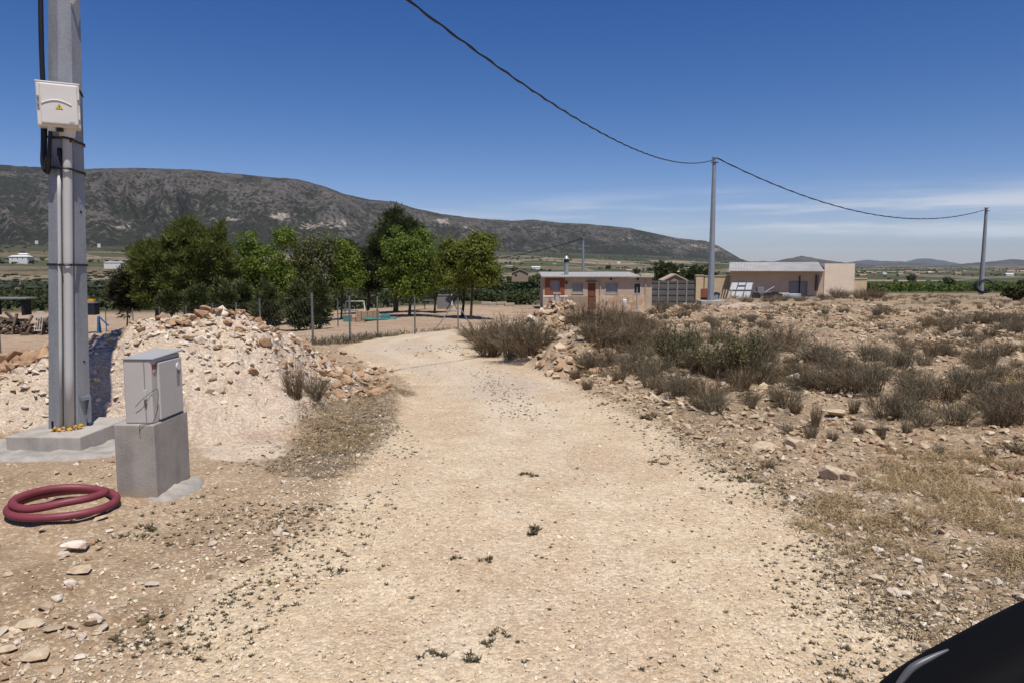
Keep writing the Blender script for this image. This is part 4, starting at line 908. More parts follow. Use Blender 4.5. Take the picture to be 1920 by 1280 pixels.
# small gabled houses behind
def gable(px, py, Y, w, h, label, wm, rm_, door=True, grp=None):
    b = at(px, py, Y); t = thing('house', label, 'house', tuple(b), grp); d = w * .8; rh = w * .22
    x0, x1 = b.x - w / 2, b.x + w / 2
    MB().add([(x0, Y, b.z - 1), (x1, Y, b.z - 1), (x1, Y, b.z + h), (b.x, Y, b.z + h + rh), (x0, Y, b.z + h)] + [(x0, Y + d, b.z - 1), (x1, Y + d, b.z - 1), (x1, Y + d, b.z + h), (b.x, Y + d, b.z + h + rh), (x0, Y + d, b.z + h)], [(0, 1, 2, 3, 4), (9, 8, 7, 6, 5), (0, 5, 6, 1), (1, 6, 7, 2), (2, 7, 8, 3), (3, 8, 9, 4), (4, 9, 5, 0)]).build('wall', wm, t)
    o_ = w * .06; q = MB()
    for s_ in (-1, 1):
        e = Vector((b.x + s_ * (w / 2 + o_), Y - o_, b.z + h - .1 + .02)); r_ = Vector((b.x, Y - o_, b.z + h + rh + .06)); k = Vector((0, d + 2 * o_, 0)); up = Vector((0, 0, .15))
        q.add([e, r_, r_ + k, e + k, e + up, r_ + up, r_ + k + up, e + k + up], [(0, 1, 2, 3), (7, 6, 5, 4), (0, 4, 5, 1), (1, 5, 6, 2), (2, 6, 7, 3), (3, 7, 4, 0)])
    q.build('roof', rm_, t)
    MB().b2((b.x - w * .32, Y - .04, b.z + h * .35), (b.x - w * .18, Y + .02, b.z + h * .75)).build('window', dkglass, t)
tileroof = mat('pale clay tile roof', (.42, .29, .20), (.32, .21, .14), 2, .9)
gable(1265.5, 540, 84, 2.55 * 1.0 + .1, .80, 'small tan hut with a gable roof seen above the metal gate', mat('tan render', (.40, .28, .18)), mat('cream roof', (.52, .40, .29)))
gable(975, 521, 190, 4.2, 1.1, 'small tan roofed cottage among bushes left of the chimney house', mat('ochre render', (.34, .26, .18)), tileroof)
# ------------------------------------------------------------------ foliage builders
def leaves(C, out, size, aspect=1.0, up=.25, jit=.9):
    """quads at C (n,3) facing roughly 'out' directions"""
    n = len(C); d = out + rng.normal(0, jit, (n, 3)); d[:, 2] += up; d /= np.linalg.norm(d, axis=1)[:, None] + 1e-9
    a = np.cross(d, rng.normal(size=(n, 3))); a /= np.linalg.norm(a, axis=1)[:, None] + 1e-9; b = np.cross(d, a)
    s = size * rng.uniform(.6, 1.3, n)[:, None]; a = a * s * .5; b = b * s * .5 * aspect
    V = np.stack([C - b, C + a * .9, C + b, C - a * .9], 1).reshape(-1, 3)
    return V, np.arange(4 * n).reshape(n, 4)
def crown(ells, ncl, per, clr, size, aspect=1, flat=.7, shell=.55, needle=False):
    """ells: list of (cx,cy,cz,rx,ry,rz). clumps of leaves in and on the ellipsoids"""
    VV = []; vol = np.array([e[3] * e[4] * e[5] for e in ells]); pr = vol ** .75 / (vol ** .75).sum(); CC = []; OO = []
    for _ in range(ncl):
        e = ells[rng.choice(len(ells), p=pr)]; d = rng.normal(size=3); d /= np.linalg.norm(d)
        k = shell + (1 - shell) * rng.random() ** .7; k *= rng.uniform(.72, 1.18)
        c = np.array(e[:3]) + d * np.array(e[3:]) * k; m_ = int(per * rng.uniform(.5, 1.4)); R = clr * rng.uniform(.55, 1.3)
        q = rng.normal(size=(m_, 3)); q /= np.linalg.norm(q, axis=1)[:, None]; rr_ = rng.random((m_, 1)) ** .45
        CC.append(c + q * rr_ * R * [1, 1, flat]); OO.append(q + d * .8)
    C = np.concatenate(CC); O = np.concatenate(OO)
    if needle:
        n = len(C); d = O + rng.normal(0, .45, (n, 3)); d[:, 2] += .55; d /= np.linalg.norm(d, axis=1)[:, None]
        w = np.cross(d, rng.normal(size=(n, 3))); w /= np.linalg.norm(w, axis=1)[:, None]; L = size * rng.uniform(.6, 1.4, (n, 1))
        V = np.stack([C - w * L * .16, C + w * L * .16, C + d * L + w * L * .05, C + d * L - w * L * .05], 1).reshape(-1, 3)
        return V, np.arange(4 * n).reshape(n, 4)
    return leaves(C, O, size, aspect)
pine_l = leaf_mat('pine needles', [(0, (.06, .078, .02)), (.5, (.125, .152, .038)), (1, (.21, .235, .065))], .4)
pine_d = leaf_mat('dark pine needles', [(0, (.026, .04, .015)), (.5, (.056, .076, .026)), (1, (.105, .125, .04))], .3)
ash_l = leaf_mat('fresh green leaves', [(0, (.07, .11, .016)), (.5, (.15, .21, .03)), (1, (.27, .33, .075))], .5)
yel_l = leaf_mat('yellow green leaves', [(0, (.085, .115, .018)), (.5, (.165, .21, .034)), (.9, (.27, .29, .07)), (1, (.28, .21, .045))], .5)
oliv_l = leaf_mat('grey green leaves', [(0, (.065, .08, .026)), (.6, (.15, .165, .06)), (1, (.23, .235, .095))], .45)
cyp_l = leaf_mat('dark cypress scales', [(0, (.034, .048, .016)), (.6, (.076, .096, .032)), (1, (.13, .14, .05))], .15)
jun_l = leaf_mat('brownish dark juniper', [(0, (.018, .016, .009)), (.6, (.034, .032, .014)), (1, (.055, .048, .022))], .15)
def tree(px, pyb, Y, ells_px, label, lm, ncl, per, clr, size, trunk_px=None, trunk_r=.13, name='tree', needle=False, aspect=1., grp=None, limbs=6, zb=None, cat='tree'):
    """ells_px: (px, py, half width px, half height px) of crown lobes, at depth Y"""
    gx, gy = at(px, pyb, Y).x, Y; gz_ = tz(gx, gy); k = Y / FPX
    t = thing(name, label, cat, (gx, gy, gz_), grp)
    ells = []
    for (ex, ey, hw, hh) in ells_px:
        c = at(ex, ey, Y); ells.append((c.x - gx, rng.uniform(-.3, .3) * hw * k, c.z - gz_, hw * k, hw * k * .9, hh * k))
    V, F = crown(ells, ncl, per, clr, size, aspect, needle=needle)
    link('crown', mesh_np('crown', V, F), lm, t)
    m = MB()
    for tp in (trunk_px or [px]):
        bx = at(tp, pyb, Y).x - gx
        e = max(ells, key=lambda q: q[3] * q[5]); top = Vector((e[0] * .6 + bx * .4, e[1] * .5, e[2] + e[5] * .35))
        mid = Vector((bx + .12, 0, e[2] * .5)); P = smooth_path([Vector((bx, 0, -.3)), Vector((bx, 0, .2)), mid, top], 4)
        m.tube(P, [trunk_r * (1.25 - i / len(P)) for i in range(len(P))], 8)
        for q in range(limbs):
            e = ells[q % len(ells)]; s_ = P[int(len(P) * (.45 + .4 * random.random()))]; d = Vector((random.gauss(0, 1), random.gauss(0, 1), abs(random.gauss(0, .6)))).normalized()
            en = Vector((e[0] + d.x * e[3] * .75, e[1] + d.y * e[4] * .75, e[2] + d.z * e[5] * .7)); m.tube([s_, s_.lerp(en, .5) + Vector((0, 0, .15)), en], [trunk_r * .45, trunk_r * .25, .015], 5)
    m2 = m; me = bpy.data.meshes.new('trunk'); me.from_pydata([v for v in m2.v], [], m2.f); me.shade_smooth(); link('trunk', me, bark, t)
    return t
tree(296, 585, 48, [(300, 498, 52, 50), (270, 525, 28, 40), (330, 480, 30, 40), (262, 475, 14, 18), (300, 550, 45, 20)], 'broad pine with bushy yellowish crown, leftmost of the yard pines', pine_l, 230, 120, .5, .19, [293], .2, 'pine_tree', True)
tree(352, 585, 47, [(370, 480, 60, 55), (345, 440, 34, 30), (405, 440, 13, 22), (400, 505, 45, 40), (330, 520, 35, 28), (352, 418, 12, 12), (390, 545, 50, 20)], 'broad pine with a peaked crown right of the leftmost pine', pine_l, 330, 120, .5, .19, [349], .22, 'pine_tree', True)
tree(498, 596, 50, [(500, 500, 45, 42), (475, 462, 26, 28), (528, 448, 22, 22), (470, 520, 28, 25), (525, 520, 28, 22), (440, 505, 22, 26), (500, 550, 40, 14)], 'bright green leafy tree just right of the broad pines', ash_l, 184, 87, .66, .145, None, .1)
tree(582, 600, 53, [(590, 490, 32, 45), (570, 465, 24, 25), (612, 455, 18, 22), (560, 510, 26, 30), (600, 535, 30, 20)], 'sparse grey green tree with thin twiggy crown between two leafy trees', oliv_l, 104, 84, .66, .145, None, .09)
tree(640, 592, 54, [(648, 500, 26, 42), (640, 470, 15, 22), (662, 520, 22, 20), (630, 520, 16, 24)], 'small narrow green tree behind the white metal frame', ash_l, 96, 80, .66, .145, None, .09)
tree(690, 588, 64, [(690, 505, 36, 40), (668, 490, 22, 24), (655, 470, 14, 18)], 'dark round pine low behind the narrow green tree', pine_d, 120, 120, .55, .2, None, .15, 'pine_tree', True)
tree(742, 582, 62, [(745, 470, 48, 62), (738, 420, 26, 32), (738, 400, 9, 14), (775, 450, 22, 35), (715, 480, 22, 40), (792, 440, 9, 14)], 'tall dark pine with pointed top behind the leafy tree', pine_d, 300, 120, .55, .21, [742], .24, 'pine_tree', True)
tree(768, 592, 54, [(772, 490, 48, 48), (745, 465, 28, 34), (790, 455, 28, 28), (745, 520, 30, 28), (800, 520, 32, 30), (770, 540, 42, 16)], 'large bright green leafy tree standing in front of the tall dark pine', ash_l, 240, 87, .66, .145, None, .12)
tree(867, 590, 52, [(858, 500, 38, 42), (840, 480, 22, 30), (878, 480, 28, 32), (850, 525, 30, 20)], 'yellow green leafy tree left of the two at the yard entrance', yel_l, 160, 84, .66, .145, None, .11)
tree(883, 599, 50, [(898, 490, 34, 45), (912, 455, 16, 20), (890, 465, 20, 24), (915, 510, 22, 26)], 'yellow green leafy tree with leaning trunk nearest the yard entrance', yel_l, 144, 84, .66, .145, None, .1)
tree(455, 590, 60, [(455, 520, 38, 42), (430, 545, 30, 30), (480, 540, 30, 30)], 'dark pine behind the gap between the broad pines and the bright leafy tree', pine_d, 120, 110, .55, .2, None, .14, 'pine_tree', True)
tree(560, 592, 62, [(560, 520, 40, 38), (590, 540, 34, 26), (530, 545, 30, 26)], 'dark pine behind the sparse grey green tree', pine_d, 120, 110, .55, .2, None, .14, 'pine_tree', True)
tree(815, 585, 60, [(815, 500, 26, 34), (800, 525, 24, 22), (828, 520, 20, 22)], 'green leafy tree filling the gap between the large tree and the yellow green pair', ash_l, 110, 80, .66, .145, None, .1)
def hedge(px, pyb, pyt, hw, Y, label, lm=cyp_l, name='cypress_shrub', n=60):
    hh = (pyb - pyt) / 2
    return tree(px, pyb, Y, [(px, pyt + hh * 1.0, hw, hh), (px + hw * .2, pyt + hh * 1.3, hw, hh * .6), (px - hw * .3, pyt + hh * .7, hw * .6, hh * .6)], label, lm, n, 70, .3, .2, None, .06, name, True, limbs=3, cat='shrub')
hedge(236, 588, 500, 28, 48, 'dark brownish juniper standing alone at the left end of the tree row', jun_l, 'juniper_shrub', 110)
hedge(318, 588, 548, 17, 45, 'dark low cypress shrub below the leftmost broad pine')
hedge(372, 596, 535, 22, 44, 'dark cypress shrub below the peaked pine')
hedge(420, 600, 520, 26, 43, 'dark wide cypress shrub between pines and bright leafy tree')
hedge(456, 600, 528, 20, 43.5, 'dark cypress shrub left of the paired ones behind the fence post')
hedge(502, 613, 535, 26, 42, 'dark cypress shrub right behind the braced fence post', n=80)
hedge(561, 616, 535, 26, 41, 'vase shaped dark cypress shrub just left of the tall fence post', n=80)
hedge(600, 618, 520, 14, 40.5, 'slim dark cypress shrub just right of the tall fence post', n=60)
hedge(1250, 535, 491, 30, 92, 'dark green tree behind the metal gate, left of the middle pole', pine_d, 'bushy_tree', 110)
hedge(1300, 533, 497, 26, 95, 'dark green tree behind the gate nearest the pole', pine_d, 'bushy_tree', 80)
hedge(1327, 535, 497, 15, 90, 'dark tree peeking out right behind the middle pole', pine_d, 'bushy_tree', 50)
tree(1910, 560, 52, [(1912, 545, 26, 17), (1900, 550, 16, 12), (1930, 540, 22, 17)], 'round yellowish green bush at the right edge of the field', leaf_mat('yellowish evergreen', [(0, (.02, .025, .008)), (.6, (.06, .06, .018)), (1, (.12, .105, .035))], .2), 70, 60, .25, .12, None, .05, 'bush', cat='bush')
# mid trees beyond the house (individuals) and far trees
def protos_tree(k, lm):
    V, F = crown([(0, 0, 1.6, 1.5, 1.5, 1.3), (.7, .2, 1.3, 1, 1, .9), (-.8, 0, 1.2, 1, 1, .9)], 60, 26, .5, .42); me = mesh_np('crown', V, F); me.materials.append(lm); return me
ftm = [protos_tree(k, l) for k, l in enumerate((pine_d, oliv_l, cyp_l, pine_d))]
tkm = MB().tube([(0, 0, -.5), (0, 0, 1.4)], [.16, .1], 6); tme = bpy.data.meshes.new('trunk'); tme.from_pydata(tkm.v, [], tkm.f); tme.materials.append(bark)
def far_tree(px, Y, s, k, label, grp, parts=True):
    x = (px - 960) / FPX * Y; z_ = tz(x, Y)
    if parts:
        t = thing('tree', label, 'tree', (x, Y, z_), grp); t.scale = (s,) * 3; t.rotation_euler.z = random.uniform(0, 6)
        link('crown', ftm[k], None, t); link('trunk', tme, None, t)
    else:
        o = link('tree', ftm[k], None, None, (x, Y, z_)); o.scale = (s * 1.1, s * 1.1, s); o.rotation_euler.z = random.uniform(0, 6); tag(o, label, 'tree', grp)
for px_, Y, s in ((952, 300, 2.0), (966, 320, 2.4), (985, 310, 2.3), (1000, 290, 2.2), (1015, 300, 2.6), (1030, 310, 3.0), (1042, 330, 2.2), (1085, 330, 2.0), (1078, 300, 1.8), (1108, 260, 1.4), (1122, 240, 1.5), (1150, 230, 1.5), (1165, 220, 1.6), (1180, 250, 1.4), (1140, 420, 2.2), (940, 240, 1.8), (925, 260, 1.8)):
    far_tree(px_, Y, s, random.choice((0, 2, 3)), 'dark tree in the loose grove beyond the chimney house', 'trees in the grove beyond the house')
for i in range(60):
    px_ = random.uniform(20, 1900); Y = math.exp(random.uniform(math.log(500), math.log(1900)))
    far_tree(px_, Y, random.uniform(1.6, 3.2), random.randrange(4), 'tiny dark tree dotted on the far valley plain', 'trees dotted on the far plain', False)
# vineyards and scrub as stuff
vine_l = leaf_mat('vine leaves', [(0, (.045, .07, .015)), (.5, (.09, .125, .026)), (1, (.16, .19, .05))], .4)
vine_d = leaf_mat('dark vine leaves', [(0, (.025, .038, .012)), (.5, (.045, .06, .02)), (1, (.08, .09, .035))], .3)
def vineyard(name, px0, px1, Y0, Y1, rows, per, h, size, lm):
    CC = []
    for k in range(rows):
        Yr = Y0 * (Y1 / Y0) ** (k / max(1, rows - 1)); n = per
        px = rng.uniform(px0, px1, n); x = (px - 960) / FPX * Yr; y = Yr + rng.normal(0, .5, n) * (1 + k * .05) + (x - x.mean()) * .05
        keep = vn(x * .45, y * .2, 7) > .28; x, y = x[keep], y[keep]
        z_ = base_g(x, y) + rng.random(len(x)) ** .8 * h * (.55 + .8 * vn(x * .55, y * .3 + k, 31)); CC.append(np.stack([x, y, z_], 1))
    C = np.concatenate(CC); V, F = leaves(C, np.tile([0, -.4, .5], (len(C), 1)), size)
    o = link(name, mesh_np(name, V, F), lm); tag(o, None, None, None, 'stuff')
vineyard('vineyard', 1600, 2000, 92, 125, 8, 1800, 1.05, .30, vine_l)
vineyard('vineyard', -120, 640, 84, 330, 20, 1800, 1.5, .5, vine_d)
vineyard('vineyard', 600, 1030, 78, 330, 18, 1400, 1.3, .45, vine_d)
vineyard('scrub', 1000, 1400, 110, 500, 14, 350, 1.6, .8, vine_d)
blob = [hull(10, 1, 1, .8, 500 + k, 0) for k in range(5)]
n = 9000; r_ = np.exp(rng.uniform(math.log(420), math.log(5200), n)); a = rng.uniform(-.62, .62, n); x, y = r_ * np.sin(a), r_ * np.cos(a)
keep = (vn(x / 140, y / 260, 61) * .6 + vn(x / 45, y / 70, 62) * .4 > .53); x, y, r_ = x[keep], y[keep], r_[keep]
pxs_ = 960 + FPX * x / y; rf_ = np.interp(pxs_, FP, FR); keep = (r_ < rf_ * 1.05); x, y, r_ = x[keep], y[keep], r_[keep]
s_ = rng.uniform(1.0, 2.4, len(x)) * (1 + r_ / 3500)
V, F = scat(blob, np.stack([x, y, base_g(x, y) + s_ * .5], 1), s_[:, None] * np.stack([rng.uniform(.8, 2.2, len(x)), rng.uniform(.8, 1.4, len(x)), rng.uniform(.6, 1.1, len(x))], 1), rng.uniform(0, .6, len(x)))
tag(link('woodland', mesh_np('woodland', V, F), mat('far tree green', (.045, .055, .028), (.02, .027, .014), .05)), None, None, None, 'stuff')
# far farm buildings
def farm(px, py, Y, w, h, label, k=0):
    b = at(px, py, Y); t = thing('farmhouse', label, 'house', tuple(b)); wm = farm.w[k]
    MB().b2((b.x - w / 2, Y, b.z - 6), (b.x + w / 2, Y + w * .5, b.z + h)).build('wall', wm, t)
    q = MB(); q.add([(b.x - w * .53, Y - w * .03, b.z + h), (b.x + w * .53, Y - w * .03, b.z + h), (b.x + w * .53, Y + w * .53, b.z + h), (b.x - w * .53, Y + w * .53, b.z + h), (b.x - w * .45, Y + w * .25, b.z + h * 1.35), (b.x + w * .45, Y + w * .25, b.z + h * 1.35)], [(0, 1, 5, 4), (1, 2, 5), (2, 3, 4, 5), (3, 0, 4), (0, 3, 2, 1)]); q.build('roof', farm.r[k], t)
    q = MB(); 
    for i in range(3): q.b2((b.x - w * .33 + i * w * .28, Y - .1, b.z + h * .4), (b.x - w * .29 + i * w * .28, Y, b.z + h * .7))
    q.build('window', dkglass, t)
farm.w = [white, mat('cream farm wall', (.5, .43, .34)), mat('tan farm wall', (.38, .3, .22))]; farm.r = [white, tileroof, tileroof]
farm(34, 489, 1150, 28, 6.0, 'long white farmhouse on the rising plain left of the near pole', 0)
farm(42, 484, 1170, 14, 5.5, 'white upper storey farm block behind the long white farmhouse', 0)
farm(210, 496, 1000, 22, 2.6, 'low white farm building between near pole and pines', 0)
farm(185, 460, 1900, 7, 2.4, 'tiny white house low on the slope just right of the near pole', 0)
farm(68, 454, 2200, 8, 2.4, 'tiny white house low on the mountain slope left of the near pole', 0)
fl = [(1005, 491, 1400), (1040, 486, 1800), (1100, 474, 2600), (1160, 480, 2200), (1200, 497, 1500), (1240, 480, 2500), (1290, 488, 1700), (1300, 478, 3200), (1425, 492, 2500), (1440, 494, 2300), (1620, 505, 1300), (1640, 504, 1700), (1660, 506, 1500), (1690, 507, 1450), (1705, 504, 2000), (1745, 505, 1800), (1798, 505, 1500), (1810, 503, 2100), (1895, 506, 1400), (955, 486, 1500), (1180, 493, 1300), (1275, 494, 1250), (1870, 503, 2400), (1722, 507, 1350)]
for i, (px_, py_, Y) in enumerate(fl):
    sid = 'left of the middle pole' if px_ < 1335 else ('between the shed and the far right pole' if px_ < 1839 else 'beyond the far right pole')
    k = i % 3; adj = ('white', 'cream', 'tan')[k]
    b = at(px_, py_, Y); gzz = tz(b.x, Y)
    t_py = py_
    t = thing('farmhouse', 'tiny distant %s farm building on the plain %s' % (adj, sid), 'house', (b.x, Y, gzz), '%s farm buildings on the plain %s' % (adj, sid))
    w = random.uniform(7, 17); h = random.uniform(2.2, 3.4)
    MB().b2((b.x - w / 2, Y, gzz - 2), (b.x + w / 2, Y + 8, gzz + h)).build('wall', farm.w[k], t)
    q = MB(); q.add([(b.x - w * .53, Y - .4, gzz + h), (b.x + w * .53, Y - .4, gzz + h), (b.x + w * .53, Y + 8.4, gzz + h), (b.x - w * .53, Y + 8.4, gzz + h), (b.x - w * .5, Y + 4, gzz + h + 1.6), (b.x + w * .5, Y + 4, gzz + h + 1.6)], [(0, 1, 5, 4), (1, 2, 5), (2, 3, 4, 5), (3, 0, 4), (0, 3, 2, 1)]); q.build('roof', farm.r[k], t)
# ------------------------------------------------------------------ fence
wirem = mat('fence wire', (.10, .10, .10), (.07, .07, .07), 5, .6, .2)
postm = mat('fence post steel', (.20, .20, .20), (.14, .14, .14), 5, .6, .4)
FEN = [at(p, 500, Y).xy for p, Y in ((199, 50), (250, 45.5), (300, 41), (350, 36.8), (400, 33.3), (444, 30.7), (488, 28.4), (586, 24.7), (656, 26.4), (708, 28.8), (778, 32.2), (859, 38.3))]
def d2(px, Y): return Vector(((px - 960) / FPX * Y * 1.0, Y, 0))
fen_p = []
for p, Y in ((199, 50), (250, 45.5), (300, 41), (350, 36.8), (400, 33.3), (444, 30.7), (488, 28.4), (586, 24.7), (656, 26.4), (708, 28.8), (778, 32.2), (859, 38.3)):
    x = (p - 960) / FPX * Y * 1.0; x = x * 1.003; fen_p.append(Vector((x, Y, tz(x, Y))))
ft = thing('chain_link_fence', 'thin chain link fence on steel posts along the yard side of the road', 'fence', tuple(fen_p[7]))
for i, p in enumerate(fen_p):
    MB().tube([p - Vector((0, 0, .2)), p + Vector((0, 0, 1.62 if i != 7 else 1.72))], .038 if i in (7, 8) else .032, 8).build('post', postm, ft)
for i in range(len(fen_p) - 1):
    a, b = fen_p[i], fen_p[i + 1]; L = (b - a).length; H = 1.5; stp = .14 if i >= 7 else .30; m = MB(); n = int((L + H) / stp)
    def P(s_, h_): q = a.lerp(b, s_ / L); return Vector((q.x, q.y - .03, q.z + .05 + h_))
    for k in range(n):
        s0 = k * stp - H; p0, h0 = (s0, 0) if s0 > 0 else (0, -s0); s1 = s0 + H; p1, h1 = (s1, H) if s1 < L else (L, H - (s1 - L))
        if h1 <= h0: continue
        m.tube([P(p0, h0), P(p1, h1)], .0014, 3, False); m.tube([P(p0, H - h0), P(p1, H - h1)], .0014, 3, False)
    for h_ in (0, .75, H): m.tube([P(0, h_), P(L, h_)], .004, 4, False)
    m.build('mesh_panel', wirem, ft)
c = fen_p[-1]
MB().tube([c + Vector((-.2, 0, 1.3)), c + Vector((-1.15, -1.0, 0))], .03, 6).build('brace', postm, ft); MB().tube([c + Vector((.1, 0, 1.1)), c + Vector((.85, -.5, 0))], .03, 6).build('brace', postm, ft)
c = fen_p[6]; MB().tube([c + Vector((0, 0, .9)), c + Vector((-.5, .5, 0))], .03, 6).build('brace', postm, ft); MB().tube([c + Vector((0, 0, .9)), c + Vector((.3, -.4, .2))], .03, 6).build('brace', postm, ft)
def lone_post(px, pyt, pyb, Y, label, r=.04):
    b = at(px, pyb, Y); h = at(px, pyt, Y).z - b.z; t = thing('fence_post', label, 'post', tuple(b)); MB().tube([b - Vector((0, 0, .5)), b + Vector((0, 0, h))], r, 8).build('shaft', postm, t); MB().tube([b + Vector((0, 0, h)), b + Vector((0, 0, h + .03))], r * 1.3, 8).build('cap', postm, t)
lone_post(1, 606, 690, 20, 'dark steel post cut by the left edge of the picture', .05)
lone_post(634, 562, 612, 42, 'slim steel post standing inside the yard right of the cypresses', .035)
# ------------------------------------------------------------------ yard objects
def frame_obj():
    b = at(666, 590, 56); b.z = tz(b.x, 56); t = thing('goal_frame', 'white metal tube frame like a small swing standing in the yard', 'frame', tuple(b))
    w, h = 1.35, 1.2
    q = MB(); q.tube([b + Vector((-w / 2, 0, h)), b + Vector((w / 2, 0, h))], .035, 6); q.build('top_bar', white, t)
    for s_ in (-1, 1):
        for e in (-1, 1): MB().tube([b + Vector((s_ * w / 2, 0, h)), b + Vector((s_ * (w / 2 + .16), e * .35, 0))], .032, 6).build('leg', white, t)
    MB().tube([b + Vector((-w / 2 - .3, -.2, .5)), b + Vector((w / 2 - .4, -.2, .5))], .03, 6).build('seat_bar', white, t)
frame_obj()
blkc = mat('tan hollow block', (.42, .30, .19), (.33, .23, .15), 3)
for i in range(5):
    for j in range(2):
        if i == 0 and j == 1: continue
        b = at(662 + i * 11, 604, 50); b.z = tz(b.x, 50) + j * .36
        o = MB().box(b + Vector((0, 0, .18)), (.36, .35, .33)).build('block', blkc, None, tuple(b), bevel=.02); tag(o, 'tan building block in the two row stack beside the white frame', 'block', 'tan blocks stacked by the white frame')
teal = mat('faded turquoise plastic', (.09, .24, .22), (.06, .17, .16), 3, .6)
b = at(712, 601, 49.5); b.z = tz(b.x, b.y); t = thing('pool', 'low turquoise plastic basin on the yard ground', 'pool', tuple(b)); MB().box(b + Vector((0, 0, .12)), (2.1, 1.2, .1)).build('basin', teal, t, bevel=.04); MB().box(b + Vector((0.45, -.3, .30)), (.6, .4, .3)).build('pump_box', teal, t, bevel=.03)
b = at(652, 601, 49.8); b.z = tz(b.x, b.y); o = MB().box(b + Vector((0, 0, .22)), (.5, .5, .44)).build('crate', teal, None, tuple(b), bevel=.03); tag(o, 'turquoise crate at the left end of the tan blocks', 'crate')
clutter('workbench', 'dark work table with boxes beneath the yellow green trees', 'table', 806, 580, 66, [('top', gr, 'box', ((0, 0, .8), (1.1, .7, .08))), ('leg', dk_, 'box', ((-.45, 0, .4), (.07, .07, .8))), ('leg', dk_, 'box', ((.45, 0, .4), (.07, .07, .8))), ('box', dk_, 'box', ((-.1, 0, 1.02), (.9, .5, .35)))])
clutter('water_tank', 'grey square tank standing among the yard clutter', 'tank', 833, 578, 66, [('body', gr, 'box', ((0, 0, .6), (1.2, .9, 1.2))), ('lid', dk_, 'tube', ([(0, 0, 1.2), (0, 0, 1.34)], .3)), ('ledge', gr, 'box', ((0, -.2, 1.17), (1.7, .6, .08)))])
clutter('cement_mixer', 'dark machine with a pale tilted drum beside the yard trees', 'mixer', 848, 581, 62, [('drum', dk_, 'tube', ([(-.3, 0, .6), (.25, 0, 1.3)], .38)), ('stand', gr, 'tube', ([(-.45, 0, 0), (0, 0, .8)], .05)), ('chute', white, 'box', ((.0, -.3, .85), (.14, .06, .95), 0)), ('stand', gr, 'tube', ([(.45, 0, 0), (0, 0, .8)], .05))])
for i, (px_, py_) in enumerate(((912, 569), (925, 570), (940, 569), (955, 571))):
    b = at(px_, py_ + 3, 72); o = MB().box(b + Vector((0, 0, .15)), (1.0, .4, .3), .1 * i).build('stone_slab', mat('pale rubble', (.4, .34, .27)), None, tuple(b), bevel=.04); tag(o, 'pale slab in the row of rubble at the far edge of the yard', 'slab', 'pale slabs at the far yard edge')
# scrap on the left
b0 = at(40, 592, 47); b0.z = tz(b0.x, 47)
for i in range(95):
    p = b0 + Vector((random.uniform(-2.4, 2.0), random.uniform(-.6, .6), random.uniform(.1, .95) ** 1.3)); L = random.uniform(.5, 1.6); d = Vector((random.gauss(0, 1), random.gauss(0, .5), random.gauss(0, .35))).normalized() * L / 2
    q = MB().tube([p - d, p + d], random.uniform(.05, .13), 4); mt = random.choice((wood, wood, bark, mat('tan board', (.33, .23, .14)) if i == 0 else wood, mat('grey board', (.25, .23, .21)) if i == 1 else wood))
    o = q.build('plank', mt, None, tuple(p)); tag(o, 'old plank tumbled in the scrap wood heap left of the near pole', 'plank', 'planks in the scrap heap')
clutter('flatbed', 'long grey flat board lying on trestles behind the scrap wood', 'board', 22, 590, 49, [('board', gr, 'box', ((0, 0, 1.08), (2.8, 1.2, .1))), ('trestle', dk_, 'box', ((-1, 0, .5), (.1, .9, 1.06))), ('trestle', dk_, 'box', ((1, 0, .5), (.1, .9, 1.06)))])
b = at(66, 589, 45.5); b.z = tz(b.x, 45.5); t = thing('metal_rack', 'white tubular bed frame standing tilted on the scrap heap', 'frame', tuple(b))
for k in range(4): MB().tube([b + Vector((-.12 + .14 * k, 0, .25)), b + Vector((.08 + .14 * k, 0, 1.42))], .02, 6).build('bar', white, t)
q = MB(); q.tube([b + Vector((.08, 0, 1.42)), b + Vector((.50, 0, 1.42))], .025, 6); q.tube([b + Vector((-.12, 0, .3)), b + Vector((.3, 0, .3))], .025, 6); q.build('cross_bar', white, t)
b = at(188, 590, 48); b.z = tz(b.x, 48); t = thing('trestle', 'bright blue metal A frame beside the dark box by the juniper', 'frame', tuple(b))
MB().tube([b + Vector((-.22, 0, -.1)), b + Vector((-.12, 0, 1.1))], .08, 4).build('leg', blu, t); MB().tube([b + Vector((.5, 0, .5)), b + Vector((-.1, 0, 1.1))], .055, 4).build('leg', blu, t); MB().tube([b + Vector((-.2, .3, 0)), b + Vector((-.12, 0, 1.1))], .06, 4).build('leg', blu, t)
clutter('tool_chest', 'dark navy box with an orange bundle on top beside the blue frame', 'box', 172, 591, 48.5, [('body', mat('navy paint', (.02, .025, .04)), 'box', ((0, 0, .4), (.75, .6, .75))), ('lid', gr, 'box', ((0, 0, .8), (.8, .65, .05))), ('bundle', foam, 'box', ((.05, 0, .95), (.4, .3, .2)))])
